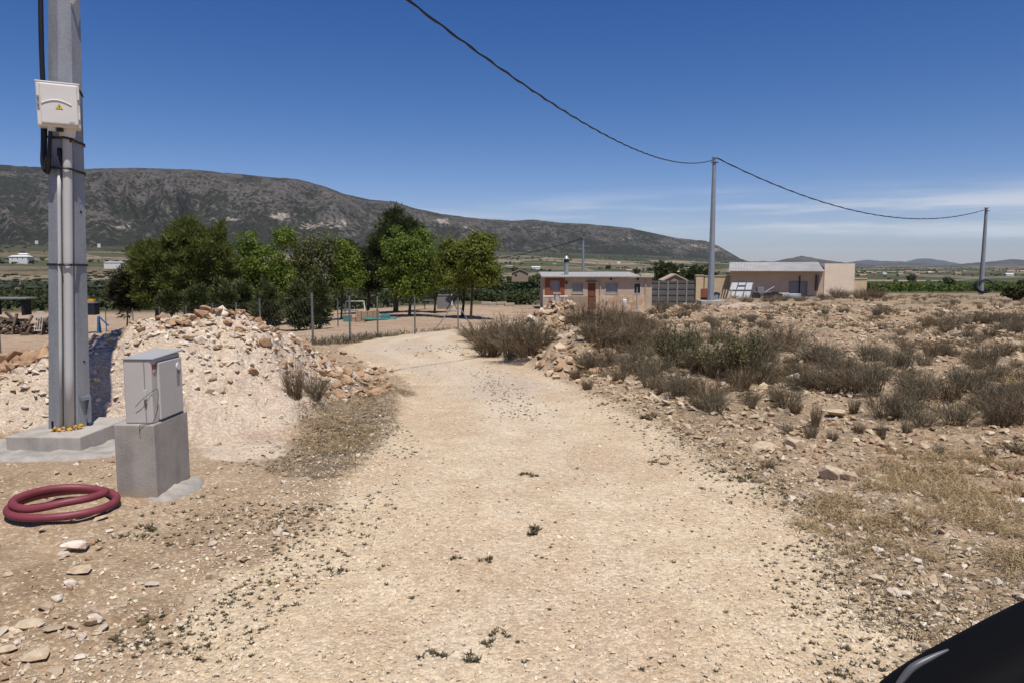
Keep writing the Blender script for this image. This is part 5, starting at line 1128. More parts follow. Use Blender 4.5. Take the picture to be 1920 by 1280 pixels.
# ------------------------------------------------------------------ rocks
rk_o = rock_mat('orange brown rock', [(.3, (.27, .15, .082)), (.7, (.44, .285, .17))], (.44, .32, .21))
rk_t = rock_mat('tan rock', [(.3, (.43, .335, .22)), (.7, (.61, .50, .355))], (.36, .235, .15))
rk_w = rock_mat('pale limestone', [(.3, (.56, .465, .36)), (.7, (.74, .66, .55))], (.45, .34, .24))
RM = [rk_o, rk_t, rk_w]
big = [hull(17, 1, .72, .55, s, .3) for s in range(6)] + [hull(15, 1, .85, .75, 40 + s, .5) for s in range(4)] + [hull(16, 1, .75, .35, 60 + s, .4) for s in range(4)]
small = [hull(11, 1, .75, .6, 100 + s, .4) for s in range(7)]
def rock_mesh(V, F, seed):
    bm = bmesh.new(); vs = [bm.verts.new(v) for v in V]
    for f in F: bm.faces.new([vs[i] for i in f])
    bmesh.ops.recalc_face_normals(bm, faces=bm.faces)
    bmesh.ops.bevel(bm, geom=list(bm.edges), offset=.035, segments=1, affect='EDGES', clamp_overlap=True)
    bmesh.ops.triangulate(bm, faces=bm.faces)
    bmesh.ops.subdivide_edges(bm, edges=list(bm.edges), cuts=1)
    for v in bm.verts:
        n = float(fbm(np.array([v.co.x * 2.4 + seed]), np.array([v.co.y * 2.4 + v.co.z * 3.1]), seed)[0]); v.co *= 1 + n * .2
    me = bpy.data.meshes.new('rock'); bm.to_mesh(me); bm.free(); me.shade_smooth()
    try: me.set_sharp_from_angle(angle=math.radians(22))
    except Exception: me.shade_flat()
    return me
rock_meshes = {(k, c): None for k in range(len(big)) for c in range(3)}
def get_rock(k, c):
    if rock_meshes[(k, c)] is None:
        if rock_meshes.get((k, 'b')) is None: rock_meshes[(k, 'b')] = rock_mesh(*big[k], k)
        me = rock_meshes[(k, 'b')].copy(); me.materials.clear(); me.materials.append(RM[c]); rock_meshes[(k, c)] = me
    return rock_meshes[(k, c)]
def put_rock(x, y, s, c, label, grp=None, k=None, flat=1, lift=.25, yaw=None, tilt=.2, z=None):
    k = random.randrange(len(big)) if k is None else k
    o = link('rock', get_rock(k, c), None, None, (x, y, (tz(x, y) if z is None else z) + s * lift)); o.scale = (s, s, s * flat)
    o.rotation_euler = (random.gauss(0, tilt), random.gauss(0, tilt), random.uniform(0, 6.3) if yaw is None else yaw); tag(o, label, 'rock', grp); return o
def rk(px, py, wpx, c, label, k=None, flat=1, lift=.25, yaw=0, tilt=.05):
    x, y = gp(px, py); s = wpx / FPX * y * 1.03 / 2; put_rock(x, y, s, c, label, None, k, flat, lift, yaw, tilt)
rk(1568, 897, 66, 1, 'large pointed tan rock on the verge right of the road', 7, .85, .12)
rk(1492, 724, 36, 2, 'upright white rock among grey shrubs in the right field', 6, 1.5, .6)
rk(140, 1016, 56, 2, 'long white stone lying on the dirt below the red hose', 10, .9, .3, .15)
rk(118, 1030, 30, 2, 'smaller white stone under the long white one below the hose', 2, .8, .3)
rk(286, 1089, 30, 2, 'thin flat white stone alone on bare brown soil', 11, .6, .3)
rk(132, 1085, 28, 2, 'blocky pale stone below the two white stones at left', 7, .9, .3)
rk(55, 1158, 50, 1, 'rounded tan stone near the left picture edge', 1, .8, .25, .4)
rk(100, 1252, 36, 1, 'round pinkish tan stone in the bottom left corner', 8, .8, .3)
rk(68, 1222, 60, 1, 'flat tan slab above the bottom left round stone', 12, .7, .2, .2)
rk(15, 1210, 40, 1, 'tan stone cut by the left picture edge', 3, .8, .2)
rk(100, 1178, 42, 1, 'thin tan flake beside the rounded tan stone', 13, .6, .2, .2)
rk(192, 1150, 24, 1, 'small oval tan stone on the left verge', 8, .7, .25)
rk(150, 1060, 52, 1, 'broken tan slab below the white stones', 12, .6, .2, .1)
rk(15, 1070, 24, 1, 'orange tan stone left of the broken slab', 4, .8, .25)
rk(1722, 999, 26, 1, 'small peach coloured stone in the straw at right', 5, .8, .3)
rk(1825, 1110, 30, 1, 'peach stone low in the right corner above the mirror', 2, .8, .3)
rk(1490, 840, 46, 1, 'brown tan rock right of the road with a broken face', 7, .9, .3)
rk(1430, 843, 60, 1, 'flat pale rock beside the broken brown one', 12, .7, .2)
rk(1566, 776, 44, 1, 'thin tan ledge rock between dry grass tufts', 10, .9, .3)
rk(1650, 798, 44, 1, 'long low tan ledge rock right of the grass tufts', 13, .8, .3)
rk(1594, 905, 36, 1, 'tan stone just in front of the large pointed rock', 8, .8, .3)
rk(1182, 722, 18, 1, 'small tan block at the road edge near the bend', 7, 1, .4)
rk(1640, 908, 30, 1, 'flat peach stone right of the large pointed rock', 12, .8, .3)
# crest stones of the left mound
def rkM(px, py, wpx, c, label, Y, k=None, flat=1):
    p = at(px, py, Y); z_ = tz(p.x, Y); put_rock(p.x, Y, wpx / FPX * Y / 2, c, label, None, k, flat, .35, random.uniform(0, 3), .2, None)
rkM(417, 600, 26, 2, 'white boulder standing on the crest of the pale mound', 9.3, 6, 1.4)
rkM(452, 610, 26, 0, 'brown boulder on the crest right of the white one', 9.5, 7, 1.1)
rkM(378, 605, 30, 0, 'orange boulder on the crest left of the white one', 9.2, 8, 1)
rkM(375, 640, 26, 2, 'pale rock half buried high in the mound face', 8.6, 8, .8)
# scattered: collect candidates
cand = []     # x,y,size,colour,zone
def addc(x, y, s, c, zone): cand.append((x, y, s, c, zone))
# brown rocks over crest and right flank of the left mound
for i in range(330):
    u = random.random(); j = 3 + u * 4; a = int(j); f = j - a; A, B = M1[min(a, 6)], M1[min(a + 1, 7)]
    x = A[0] + (B[0] - A[0]) * f + random.gauss(0, .22); y = A[1] + (B[1] - A[1]) * f + random.gauss(0, .3)
    if u > .45: x += random.uniform(0, .6); y -= random.uniform(0, 1.2)
    addc(x, y, .03 + .075 * random.random() ** 1.7, random.choice((0, 0, 0, 1)), 'crest')
for i in range(260):
    px_ = random.uniform(555, 745); py_ = random.uniform(655, 745); x, y = gp(px_, py_ + 6); addc(x, y, .03 + .09 * random.random() ** 1.7, random.choice((0, 0, 0, 1)), 'crest')
for i in range(130):
    px_ = random.uniform(-40, 100); py_ = random.uniform(670, 765); x, y = gp(px_, py_); y = random.uniform(8.0, 9.8); x = (px_ - 960) / FPX * y; addc(x, y, .05 + .11 * random.random() ** 1.5, random.choice((0, 0, 0, 1)), 'back')
for i in range(560):
    u = random.random(); j = u * 4; a = int(min(j, 3)); f = j - a; A, B = M2[a], M2[a + 1]
    x = A[0] + (B[0] - A[0]) * f + random.gauss(0, .4); y = A[1] + (B[1] - A[1]) * f + random.gauss(0, .55) - .4; addc(x, y, .03 + .12 * random.random() ** 1.8, random.choice((0, 0, 1, 1)), 'bend')
for i in range(110):
    px_ = random.uniform(930, 1110); py_ = random.uniform(668, 700) - (px_ - 930) * .12; x, y = gp(px_, py_); addc(x, y, random.uniform(.05, .16), random.choice((1, 1, 2)), 'bend')
for i in range(40):
    px_ = random.uniform(1170, 1310); py_ = random.uniform(735, 765); x, y = gp(px_, py_); addc(x, y, random.uniform(.03, .1), 1, 'field')
n_f = 20000
for i in range(n_f):
    r_ = math.exp(random.uniform(math.log(3.2), math.log(46))); a = random.uniform(-.02, .8); x, y = r_ * math.sin(a), r_ * math.cos(a)
    addc(x, y, (.010 + .055 * random.random() ** 2.6) * (.75 + .075 * r_) * (.8 if r_ > 6.5 else .6), random.choice((0, 1, 1, 1, 1) if r_ > 6.5 else (1, 2, 2, 1)), 'field') if r_ > 7 or random.random() < .55 else None
for i in range(1300):
    r_ = math.exp(random.uniform(math.log(2.8), math.log(9))); a = random.uniform(-.68, -.1); x, y = r_ * math.sin(a), r_ * math.cos(a); addc(x, y, .008 + .034 * random.random() ** 3, random.choice((0, 1, 1, 1, 2)), 'left')
for i in range(4200):
    j = random.random() * 6.2; a = int(j); f = j - a; A, B = M1[min(a, 6)], M1[min(a + 1, 7)]
    d = abs(random.gauss(0, 1.1)); x = A[0] + (B[0] - A[0]) * f + random.gauss(0, .4); y = A[1] + (B[1] - A[1]) * f - d; addc(x, y, .005 + .066 * random.random() ** 5, random.choice((2, 1, 1, 2, 2)), 'face')
C = np.array([(c[0], c[1]) for c in cand]); zz, mh_, rd_ = terrain(C[:, 0], C[:, 1])
ok = []
for i, (x, y, s, c, zn) in enumerate(cand):
    if zn in ('field', 'left') and rd_[i] > -.15: continue
    if zn == 'field' and mh_[i] > .1: continue
    if zn == 'left' and (mh_[i] > .3 or math.hypot(x + 4.15, y - 6.8) < .8): continue
    if SX0 - .2 < x < SX1 + .25 and SY0 - .2 < y < SY1 + .2: continue
    if PX1 - PW - .15 < x < PX1 + .1 and PY0 - .15 < y < PY0 + PL + .1: continue
    if zn in ('crest', 'bend', 'face') and rd_[i] > -.02: continue
    if zn == 'face' and mh_[i] < .02: continue
    ok.append(i)
app = sorted(ok, key=lambda i: -cand[i][2] / math.hypot(cand[i][0], cand[i][1]))
ZL = {'crest': ('orange brown rock heaped on the right flank and crest of the pale mound', 'rocks on the crest and right flank of the mound'), 'back': ('brown boulder piled behind the near pole at the left edge', 'boulders behind the near pole'),
      'bend': ('orange tan rock in the rock heap on the inside of the road bend', 'rocks in the heap at the bend'), 'field': ('tan stone scattered over the dry field right of the road', 'stones in the right field'),
      'left': ('small stone on the bare dirt left of the road', 'stones on the left dirt'), 'face': ('pale stone on the front slope of the mound', 'pale stones on the mound face')}
for i in app[:275]:
    x, y, s, c, zn = cand[i]; lb, gpn = ZL[zn]; put_rock(x, y, s, c, lb, gpn, None, random.uniform(.7, 1.15), random.uniform(.1, .4), None, .3, float(zz[i]))
rest = app[275:]
for c in range(3):
    id = [i for i in rest if cand[i][3] == c]
    pos = np.array([(cand[i][0], cand[i][1], zz[i] + cand[i][2] * .25) for i in id]); s_ = np.array([cand[i][2] for i in id])
    V, F = scat(small, pos, s_[:, None] * rng.uniform(.7, 1.2, (len(id), 3)) * [1, 1, .8], rng.uniform(0, 6.3, len(id)), .3)
    o = link('loose_stones', mesh_np('loose_stones', V, F), RM[c]); tag(o, None, None, None, 'stuff')
# pebbles on the road
n = 95000; r_ = np.exp(rng.uniform(math.log(2.5), math.log(24), n)); a = rng.uniform(-.66, .62, n); x, y = r_ * np.sin(a), r_ * np.cos(a)
zz_, mh_, rd_ = terrain(x, y); dens = .35 + 1.3 * np.clip(fbm(x * .9, y * .9, 91) + .35, 0, 1)
edge = sst(.9, .0, np.abs(rd_ + .1)); keep = (rd_ > -1.2) & (rng.random(n) < np.clip(dens * (.35 + .75 * edge), 0, 1)) & (mh_ < .05)
x, y, zz_, r_ = x[keep], y[keep], zz_[keep], r_[keep]; n = len(x); s_ = (.003 + .012 * rng.random(n) ** 3.4) * (1 + .05 * r_)
peb = [hull(8, 1, .8, .6, 200 + s, .3) for s in range(8)]
gravm = rock_mat('road gravel', [(.3, (.50, .40, .28)), (.7, (.72, .62, .47))], None, False)
V, F = scat(peb, np.stack([x, y, zz_ + s_ * .25], 1), s_[:, None] * rng.uniform(.7, 1.3, (n, 3)), rng.uniform(0, 6.3, n), .4)
tag(link('gravel', mesh_np('gravel', V, F), gravm), None, None, None, 'stuff')
# ------------------------------------------------------------------ dry vegetation
def twig_mesh(seed, nst=150, tw=7, spread=.55, h=1.0, w=.010, curl=.25, leafn=0):
    r = np.random.default_rng(seed); VV = []; FF = []; off = 0
    K = 5
    def ribbons(P, w0):
        nonlocal off
        n, k, _ = P.shape; d = P[:, -1] - P[:, 0]; sd = np.cross(d, r.normal(size=(n, 3))); sd /= np.linalg.norm(sd, axis=1)[:, None] + 1e-9
        wd = np.linspace(1, .35, k)[None, :, None] * w0; L = P - sd[:, None] * wd; R = P + sd[:, None] * wd
        V = np.stack([L, R], 2).reshape(n * k * 2, 3); i = np.arange(n)[:, None] * k * 2 + np.arange(k - 1)[None] * 2
        F = np.stack([i, i + 1, i + 3, i + 2], -1).reshape(-1, 4) + off; VV.append(V); FF.append(F); off += len(V)
    az = r.uniform(0, 2 * PI, nst); lean_ = r.random(nst) ** .7 * spread * 1.9; hh = h * r.uniform(.55, 1.05, nst) * (1 - .25 * (lean_ / (spread * 1.9)))
    b = np.stack([np.cos(az), np.sin(az)], 1) * (r.random(nst) ** .5 * .22)[:, None]
    t = np.linspace(0, 1, K); P = np.zeros((nst, K, 3))
    for k in range(K):
        P[:, k, 0] = b[:, 0] + np.cos(az) * lean_ * hh * t[k] ** 1.2 * .7; P[:, k, 1] = b[:, 1] + np.sin(az) * lean_ * hh * t[k] ** 1.2 * .7; P[:, k, 2] = hh * t[k] * (1 - .25 * lean_ * t[k]) - .03
    P[:, 1:] += r.normal(0, .022, (nst, K - 1, 3)); ribbons(P, w)
    n2 = nst * tw; pi = r.integers(0, nst, n2); tt = r.uniform(.3, 1, n2); f = tt * (K - 1); i0 = np.minimum(f.astype(int), K - 2); fr_ = (f - i0)[:, None]
    s0 = P[pi, i0] * (1 - fr_) + P[pi, i0 + 1] * fr_; dr_ = P[pi, -1] - P[pi, 0]; dr_ /= np.linalg.norm(dr_, axis=1)[:, None]; dd = dr_ + r.normal(0, .6, (n2, 3)); dd[:, 2] += .2; dd /= np.linalg.norm(dd, axis=1)[:, None]
    L = (h * r.uniform(.08, .24, n2))[:, None]; Q = np.stack([s0, s0 + dd * L * .5 + r.normal(0, .012, (n2, 3)), s0 + dd * L + r.normal(0, .02, (n2, 3))], 1); ribbons(Q, w * .6)
    return np.concatenate(VV), np.concatenate(FF)
tw_g = leaf_mat('dry grey twigs', [(0, (.085, .068, .040)), (.5, (.175, .145, .09)), (1, (.33, .275, .18))], .25)
tw_b = leaf_mat('dry brown twigs', [(0, (.085, .06, .034)), (.5, (.17, .125, .075)), (1, (.32, .24, .15))], .2)
gr_t = leaf_mat('dry straw', [(0, (.19, .13, .065)), (.5, (.38, .275, .14)), (1, (.58, .45, .26))], .3)
gr_g = leaf_mat('bleached grass', [(0, (.11, .088, .055)), (.5, (.20, .165, .105)), (1, (.33, .275, .19))], .2)
gl_m = leaf_mat('dusty green leaves', [(0, (.075, .08, .032)), (.6, (.15, .15, .062)), (1, (.24, .23, .11))], .35)
wd_m = leaf_mat('dusty weeds', [(0, (.075, .062, .03)), (.6, (.14, .115, .062)), (1, (.22, .185, .115))], .3)
shr = [mesh_np('twigs', *twig_mesh(s, 120 + 10 * s, 8, .5 + .06 * s, 1, .007)) for s in range(5)]
for m_ in shr[:3]: m_.materials.append(tw_g)
for m_ in shr[3:]: m_.materials.append(tw_b)
tuf = [mesh_np('blades', *twig_mesh(50 + s, 190, 1, .34, 1, .0085)) for s in range(4)]
for k, m_ in enumerate(tuf): m_.materials.append(gr_g if k < 2 else tw_b)
stw = [mesh_np('blades', *twig_mesh(70 + s, 120, 1, .7, 1, .009)) for s in range(3)]
for m_ in stw: m_.materials.append(gr_t)
gV, gF = twig_mesh(90, 120, 8, .55, 1, .0075); gsh = mesh_np('twigs', gV, gF); gsh.materials.append(tw_b)
def glv(seed):
    r = np.random.default_rng(seed); n = 2600; V0 = gV[r.integers(0, len(gV), n)]; V0 = V0[V0[:, 2] > .25] + r.normal(0, .02, (np.sum(V0[:, 2] > .25), 3)); return mesh_np('foliage', *leaves(V0, V0 * [1, 1, .3], .06, .6))
glm = glv(1); glm.materials.append(gl_m)
def shrub(px, pyb, hpx, wpx, label, kind='g', grp=None, Y=None):
    if Y is None: x, y = gpt(px, pyb)
    else: y = Y; x = (px - 960) / FPX * Y
    z_ = tz(x, y); h = hpx / FPX * y * 1.03; w = wpx / FPX * y / 1.15
    nm = {'g': 'dry_shrub', 't': 'grass_tuft', 's': 'straw_tuft', 'l': 'green_shrub'}[kind]
    if kind == 'l':
        t = thing(nm, label, 'shrub', (x, y, z_), grp); t.scale = (w, w, h); t.rotation_euler.z = random.uniform(0, 6); link('twigs', gsh, None, t); link('foliage', glm, None, t); return
    me = random.choice({'g': shr, 't': tuf, 's': stw}[kind]); o = link(nm, me, None, None, (x, y, z_)); o.scale = (w, w, h); o.rotation_euler = (random.gauss(0, .06), random.gauss(0, .06), random.uniform(0, 6.3)); tag(o, label, 'shrub' if kind == 'g' else 'grass', grp)
shrub(978, 592, 48, 66, 'tall grey twiggy shrub behind the rock heap at the bend', Y=23)
shrub(552, 745, 82, 66, 'dry grey stalk bush in front of the mound beside the road', 't'); shrub(590, 748, 60, 60, 'dry grey shrub beside the stalk bush in front of the mound', 'g')
shrub(1265, 690, 92, 90, 'green tinged leafy shrub in the middle of the dry thicket', 'l')
shrub(1392, 712, 112, 95, 'tallest shrub of the right thicket with green upper twigs', 'l')
shrub(1330, 700, 66, 90, 'olive shrub left of the tallest one in the right thicket', 'l')
G1 = ('grey dry shrub crowding the left foot of the rock heap at the bend', 'shrubs left of the rock heap')
for a in ((893, 640, 40, 50), (912, 652, 50, 60), (935, 662, 60, 70), (962, 668, 66, 70), (990, 668, 60, 70), (1012, 655, 55, 60), (950, 640, 50, 60), (985, 642, 50, 60), (915, 668, 45, 50)): shrub(a[0], a[1], a[2] * 1.2, a[3] * 1.35, G1[0], 'g', G1[1])
G2 = ('grey dry shrub in the thicket right of the rock heap', 'shrubs right of the rock heap')
for a in ((1088, 612, 58, 60), (1120, 618, 64, 60), (1150, 618, 68, 65), (1180, 625, 45, 60), (1125, 650, 65, 75), (1160, 655, 70, 75), (1195, 660, 60, 70), (1215, 650, 60, 70), (1140, 685, 50, 70), (1100, 690, 45, 55), (1180, 700, 50, 70), (1215, 705, 50, 60), (1240, 700, 45, 60), (1105, 640, 50, 50), (1240, 660, 55, 60), (1290, 660, 60, 80), (1210, 620, 40, 60)): shrub(*a, G2[0], 'g', G2[1])
G3 = ('grey dry shrub in the wide thicket of the right field', 'shrubs of the right field thicket')
for a in ((1425, 712, 80, 90), (1460, 700, 75, 80), (1490, 690, 60, 70), (1350, 712, 70, 80), (1305, 700, 60, 70), (1520, 738, 70, 80), (1555, 742, 85, 90), (1595, 742, 95, 95), (1630, 745, 90, 90), (1665, 745, 85, 90), (1700, 742, 85, 80), (1735, 742, 65, 70), (1540, 715, 70, 80), (1610, 715, 75, 85), (1660, 712, 75, 80), (1500, 715, 50, 60), (1575, 700, 55, 70), (1640, 690, 45, 70)): random.random() < .33 or shrub(a[0] + random.uniform(-9, 9), a[1] + random.uniform(-7, 7), a[2] * random.uniform(.5, 1.0), a[3] * random.uniform(.7, 1.15), G3[0], random.choice('gggt'), G3[1])
G4 = ('low grey shrub in the far right part of the dry field', 'far shrubs of the right field')
for a in ((1735, 610, 24, 40), (1762, 612, 28, 45), (1790, 610, 26, 45), (1820, 608, 28, 45), (1850, 607, 30, 45), (1880, 608, 32, 45), (1910, 607, 32, 45), (1835, 640, 16, 30), (1865, 710, 40, 50), (1880, 745, 30, 60), (1910, 740, 30, 50), (1835, 690, 25, 40), (1690, 628, 14, 30), (1640, 600, 14, 30), (1655, 585, 18, 26)): shrub(*a, G4[0], 'g', G4[1])
G5 = ('dark dry shrub along the foot of the shed and block walls', 'shrubs along the shed')
for a in ((1567, 560, 26, 32, 56), (1585, 558, 20, 28, 57), (1610, 562, 24, 30, 55), (1628, 560, 26, 30, 56), (1645, 561, 26, 30, 56), (1400, 572, 26, 26, 45), (1242, 586, 40, 30, 36), (1465, 567, 16, 40, 50), (1500, 567, 14, 36, 50), (1440, 570, 12, 34, 48), (1545, 562, 16, 30, 54), (1300, 590, 16, 50, 36), (1190, 592, 26, 40, 33), (1165, 590, 24, 40, 33)): shrub(*a[:4], G5[0], 'g', G5[1], a[4])
G6 = ('upright dry grass tuft on the stony verge right of the road', 'grass tufts right of the road')
for a in ((1528, 800, 58, 34), (1520, 822, 40, 46), (1600, 775, 40, 34), (1652, 822, 44, 34), (1700, 815, 40, 34), (1455, 752, 36, 36), (1345, 765, 40, 40), (1275, 742, 30, 36), (1475, 815, 30, 40), (1410, 768, 24, 26), (1560, 825, 24, 40), (1610, 812, 26, 40), (1800, 790, 30, 40), (1720, 770, 24, 30), (1890, 800, 30, 40), (1760, 850, 22, 40), (1855, 860, 30, 40), (1440, 880, 26, 46), (1370, 700, 24, 40), (1100, 730, 30, 40), (1230, 730, 30, 50), (1160, 715, 30, 50), (1080, 710, 30, 40)): shrub(*a, G6[0], 't', G6[1])
G7 = ('straw coloured grass clump on the bare verge at lower right', 'straw clumps at lower right')
for a in ((1680, 850, 26, 70), (1740, 880, 26, 80), (1790, 885, 28, 80), (1840, 890, 30, 90), (1900, 880, 34, 80), (1905, 920, 30, 80), (1690, 905, 22, 70), (1620, 890, 20, 60), (1560, 1000, 24, 90), (1650, 1020, 26, 110), (1600, 1040, 22, 100), (1720, 1040, 22, 110), (1510, 985, 20, 80), (1440, 880, 16, 50), (1820, 985, 22, 90)): shrub(a[0], a[1], a[2] * .8, a[3] * .9, G7[0], 's', G7[1])
for i in range(15):
    px_ = random.uniform(1085, 1790); py_ = random.uniform(615, 690) + (px_ - 1085) / 700 * 62 + random.gauss(0, 6)
    shrub(px_, py_, random.uniform(22, 70) * (.75 + .5 * (px_ - 1085) / 700), random.uniform(50, 110), 'grey dry shrub of uneven height in the long thicket behind the road verge', random.choice('gggt'), 'uneven shrubs of the thicket')
# small random field shrubs
cnt = 0; tries = 0
while cnt < 200 and tries < 4000:
    tries += 1; r_ = math.exp(random.uniform(math.log(9), math.log(60))); a = random.uniform(.1, .78); x, y = r_ * math.sin(a), r_ * math.cos(a)
    if float(road_m(np.array([x]), np.array([y]))[0]) > -.7 or float(vn(np.array([x * .22]), np.array([y * .22]), 77)[0]) < .42: continue
    if abs(x - p2b.x) < 1.5 and abs(y - p2b.y) < 2: continue
    z_ = tz(x, y); s_ = random.uniform(.18, .48); k = random.random(); me = random.choice(shr if k < .65 else tuf)
    o = link('dry_shrub' if k < .65 else 'grass_tuft', me, None, None, (x, y, z_)); o.scale = (s_ * 1.2, s_ * 1.2, s_); o.rotation_euler.z = random.uniform(0, 6)
    tag(o, 'small low dry shrub dotted over the stony right field' if k < .65 else 'small bleached grass tuft dotted over the stony right field', 'shrub' if k < .65 else 'grass', 'small shrubs of the stony field' if k < .65 else 'small tufts of the stony field'); cnt += 1
mini = []
for k in range(6):
    V, F = twig_mesh(400 + k, 16, 2, .8, 1, .035); mini.append((V, F))
n = 14000; r_ = np.exp(rng.uniform(math.log(8), math.log(75), n)); a = rng.uniform(.02, .8, n); x, y = r_ * np.sin(a), r_ * np.cos(a)
zz_, mh_, rd_ = terrain(x, y); keep = (rd_ < -.4) & (mh_ < .1) & (vn(x * .5, y * .5, 78) * .5 + vn(x * 1.6, y * 1.6, 79) * .5 > .55 + .15 * sst(14, 8, r_)) & ~((y > 58) & (x < 18)) & (y < 61 + .2 * x)
x, y, zz_, r_ = x[keep], y[keep], zz_[keep], r_[keep]; s_ = rng.uniform(.05, .16, len(x)) * (.8 + .018 * r_)
for q, m_ in ((0, tw_g), (1, tw_b), (2, gr_t)):
    k = np.arange(len(x)) % 3 == q
    V, F = scat(mini, np.stack([x[k], y[k], zz_[k]], 1), np.stack([s_[k] * 1.5, s_[k] * 1.5, s_[k]], 1), rng.uniform(0, 6.3, k.sum()))
    tag(link('ground_cover', mesh_np('ground_cover', V, F), m_), None, None, None, 'stuff')
# weeds and litter as stuff
def rosette(seed, n=26):
    r = np.random.default_rng(seed); a = r.uniform(0, 6.28, n); d = np.stack([np.cos(a), np.sin(a), r.uniform(.15, .9, n)], 1); L = r.uniform(.5, 1, (n, 1)); b = r.normal(0, .25, (n, 3)) * [1, 1, 0]; w = np.cross(d, [0, 0, 1]); w /= np.linalg.norm(w, axis=1)[:, None]
    V = np.stack([b - w * .04, b + w * .04, b + d * L * .6 + w * .09, b + d * L, b + d * L * .6 - w * .09], 1); V = V.reshape(-1, 3); F = np.stack([[i * 5, i * 5 + 1, i * 5 + 2, i * 5 + 4] for i in range(n)] + [[i * 5 + 4, i * 5 + 2, i * 5 + 3, i * 5 + 3] for i in range(n)])
    V4 = []; F4 = []
    for i in range(n):
        p = V[i * 5:i * 5 + 5]; V4 += [p[0], p[1], p[2], p[4], p[4], p[2], p[3], (p[3] + p[4]) / 2]; F4 += [[i * 8, i * 8 + 1, i * 8 + 2, i * 8 + 3], [i * 8 + 4, i * 8 + 5, i * 8 + 6, i * 8 + 7]]
    return np.array(V4), np.array(F4)
ros = [rosette(s) for s in range(5)]
pts = []
def weed_zone(n, fn, s0, s1):
    for i in range(n):
        p = fn()
        if p is not None: pts.append((p[0], p[1], random.uniform(s0, s1) * (1 + .04 * p[1])))
def verge_zone(n, a0, a1, r0, r1, off, fall, s0, s1):
    r_ = np.exp(rng.uniform(math.log(r0), math.log(r1), n)); a = rng.uniform(a0, a1, n); x, y = r_ * np.sin(a), r_ * np.cos(a); d = road_m(x, y)
    k = (d > -1.3) & (d < .35) & (rng.random(n) < np.exp(-np.abs(d + off) * fall)) & (vn(x * 1.3, y * 1.3, 93) > .35)
    for p, q, w in zip(x[k], y[k], r_[k]): pts.append((p, q, random.uniform(s0, s1) * (1 + .05 * w)))
verge_zone(11000, -.68, -.05, 2.9, 9, .35, 2.2, .006, .018)
def median():
    u = random.random(); px_ = 905 + 80 * u + random.gauss(0, 26); py_ = 690 + 95 * u + random.gauss(0, 6); return gp(px_, py_)
weed_zone(230, median, .008, .019)
weed_zone(60, lambda: gp(random.gauss(820, 40), random.gauss(655, 7)), .012, .03)
verge_zone(8000, .1, .62, 2.9, 12, .2, 1.8, .006, .018)
weed_zone(70, lambda: gp(random.uniform(650, 1500), random.uniform(850, 1275)), .007, .018)
for (px_, py_, s_) in ((985, 890, .06), (1000, 893, .045), (1225, 865, .05), (1240, 870, .05), (1385, 905, .08), (1400, 900, .06), (1360, 888, .06), (1222, 783, .12), (1226, 780, .12), (1130, 760, .07), (855, 1045, .04), (910, 1050, .05), (930, 1185, .045), (810, 1230, .05), (890, 1235, .05), (915, 1207, .04), (262, 985, .09), (1008, 997, .08), (640, 1065, .05), (1420, 912, .05)):
    x, y = gp(px_, py_)
    for k in range(5): pts.append((x + random.gauss(0, s_ * .6), y + random.gauss(0, s_ * .5), s_ * .5))
P = np.array(pts); zz_, mh_, rd_ = terrain(P[:, 0], P[:, 1]); V, F = scat(ros, np.stack([P[:, 0], P[:, 1], zz_], 1), P[:, 2], rng.uniform(0, 6.3, len(P)), .1)
tag(link('weeds', mesh_np('weeds', V, F), wd_m), None, None, None, 'stuff')
def litter(name, n, region, L0, L1, w, m_, lift=.6):
    x, y = region(n); zz_, mh_, rd_ = terrain(x, y); k = (rd_ < .05) & (mh_ < .25); x, y, z_, = x[k], y[k], zz_[k]; n = len(x); r_ = np.hypot(x, y)
    a = rng.uniform(0, 6.28, n); e = rng.random(n) ** 2 * lift; d = np.stack([np.cos(a) * np.cos(e), np.sin(a) * np.cos(e), np.sin(e)], 1); L = rng.uniform(L0, L1, (n, 1)); c = np.stack([x, y, z_ + .006], 1); wv = np.stack([-np.sin(a), np.cos(a), 0 * a], 1) * (w * (1 + .12 * r_))[:, None]
    mid = c + d * L * .5 + np.stack([0 * a, 0 * a, L[:, 0] * .12], 1)
    V = np.stack([c - wv, c + wv, mid + wv, mid - wv, mid - wv, mid + wv, c + d * L + wv * .3, c + d * L - wv * .3], 1).reshape(-1, 3); F = np.arange(8 * n).reshape(-1, 4)
    tag(link(name, mesh_np(name, V, F), m_), None, None, None, 'stuff')
def reg_poly(P):
    P_ = np.array(P); lo, hi = P_.min(0), P_.max(0)
    def f(n):
        x = rng.uniform(lo[0], hi[0], n * 3); y = rng.uniform(lo[1], hi[1], n * 3); k = poly_sd(x, y, P) + fbm(x, y, 33) * .6 > 0; return x[k][:n], y[k][:n]
    return f
def reg_right(n):
    r_ = np.exp(rng.uniform(math.log(3.5), math.log(30), n * 2)); a = rng.uniform(.12, .78, n * 2); x, y = r_ * np.sin(a), r_ * np.cos(a); k = (fbm(x * .5, y * .5, 44) + .5) > rng.random(n * 2) * .9; return x[k][:n], y[k][:n]
litter('dead_grass', 4500, reg_poly(LITTER), .03, .12, .0013, gr_g, .2)
litter('dead_grass', 1800, reg_poly(LITTER), .03, .13, .0012, gr_t, .2)
litter('dead_grass', 15000, reg_right, .03, .11, .0012, gr_g, .3)
litter('dead_grass', 7000, reg_right, .03, .12, .0014, gr_t, .7)
STR = PZ([(1500, 960), (1700, 850), (1930, 830), (1930, 1080), (1780, 1100), (1600, 1080), (1520, 1010)])
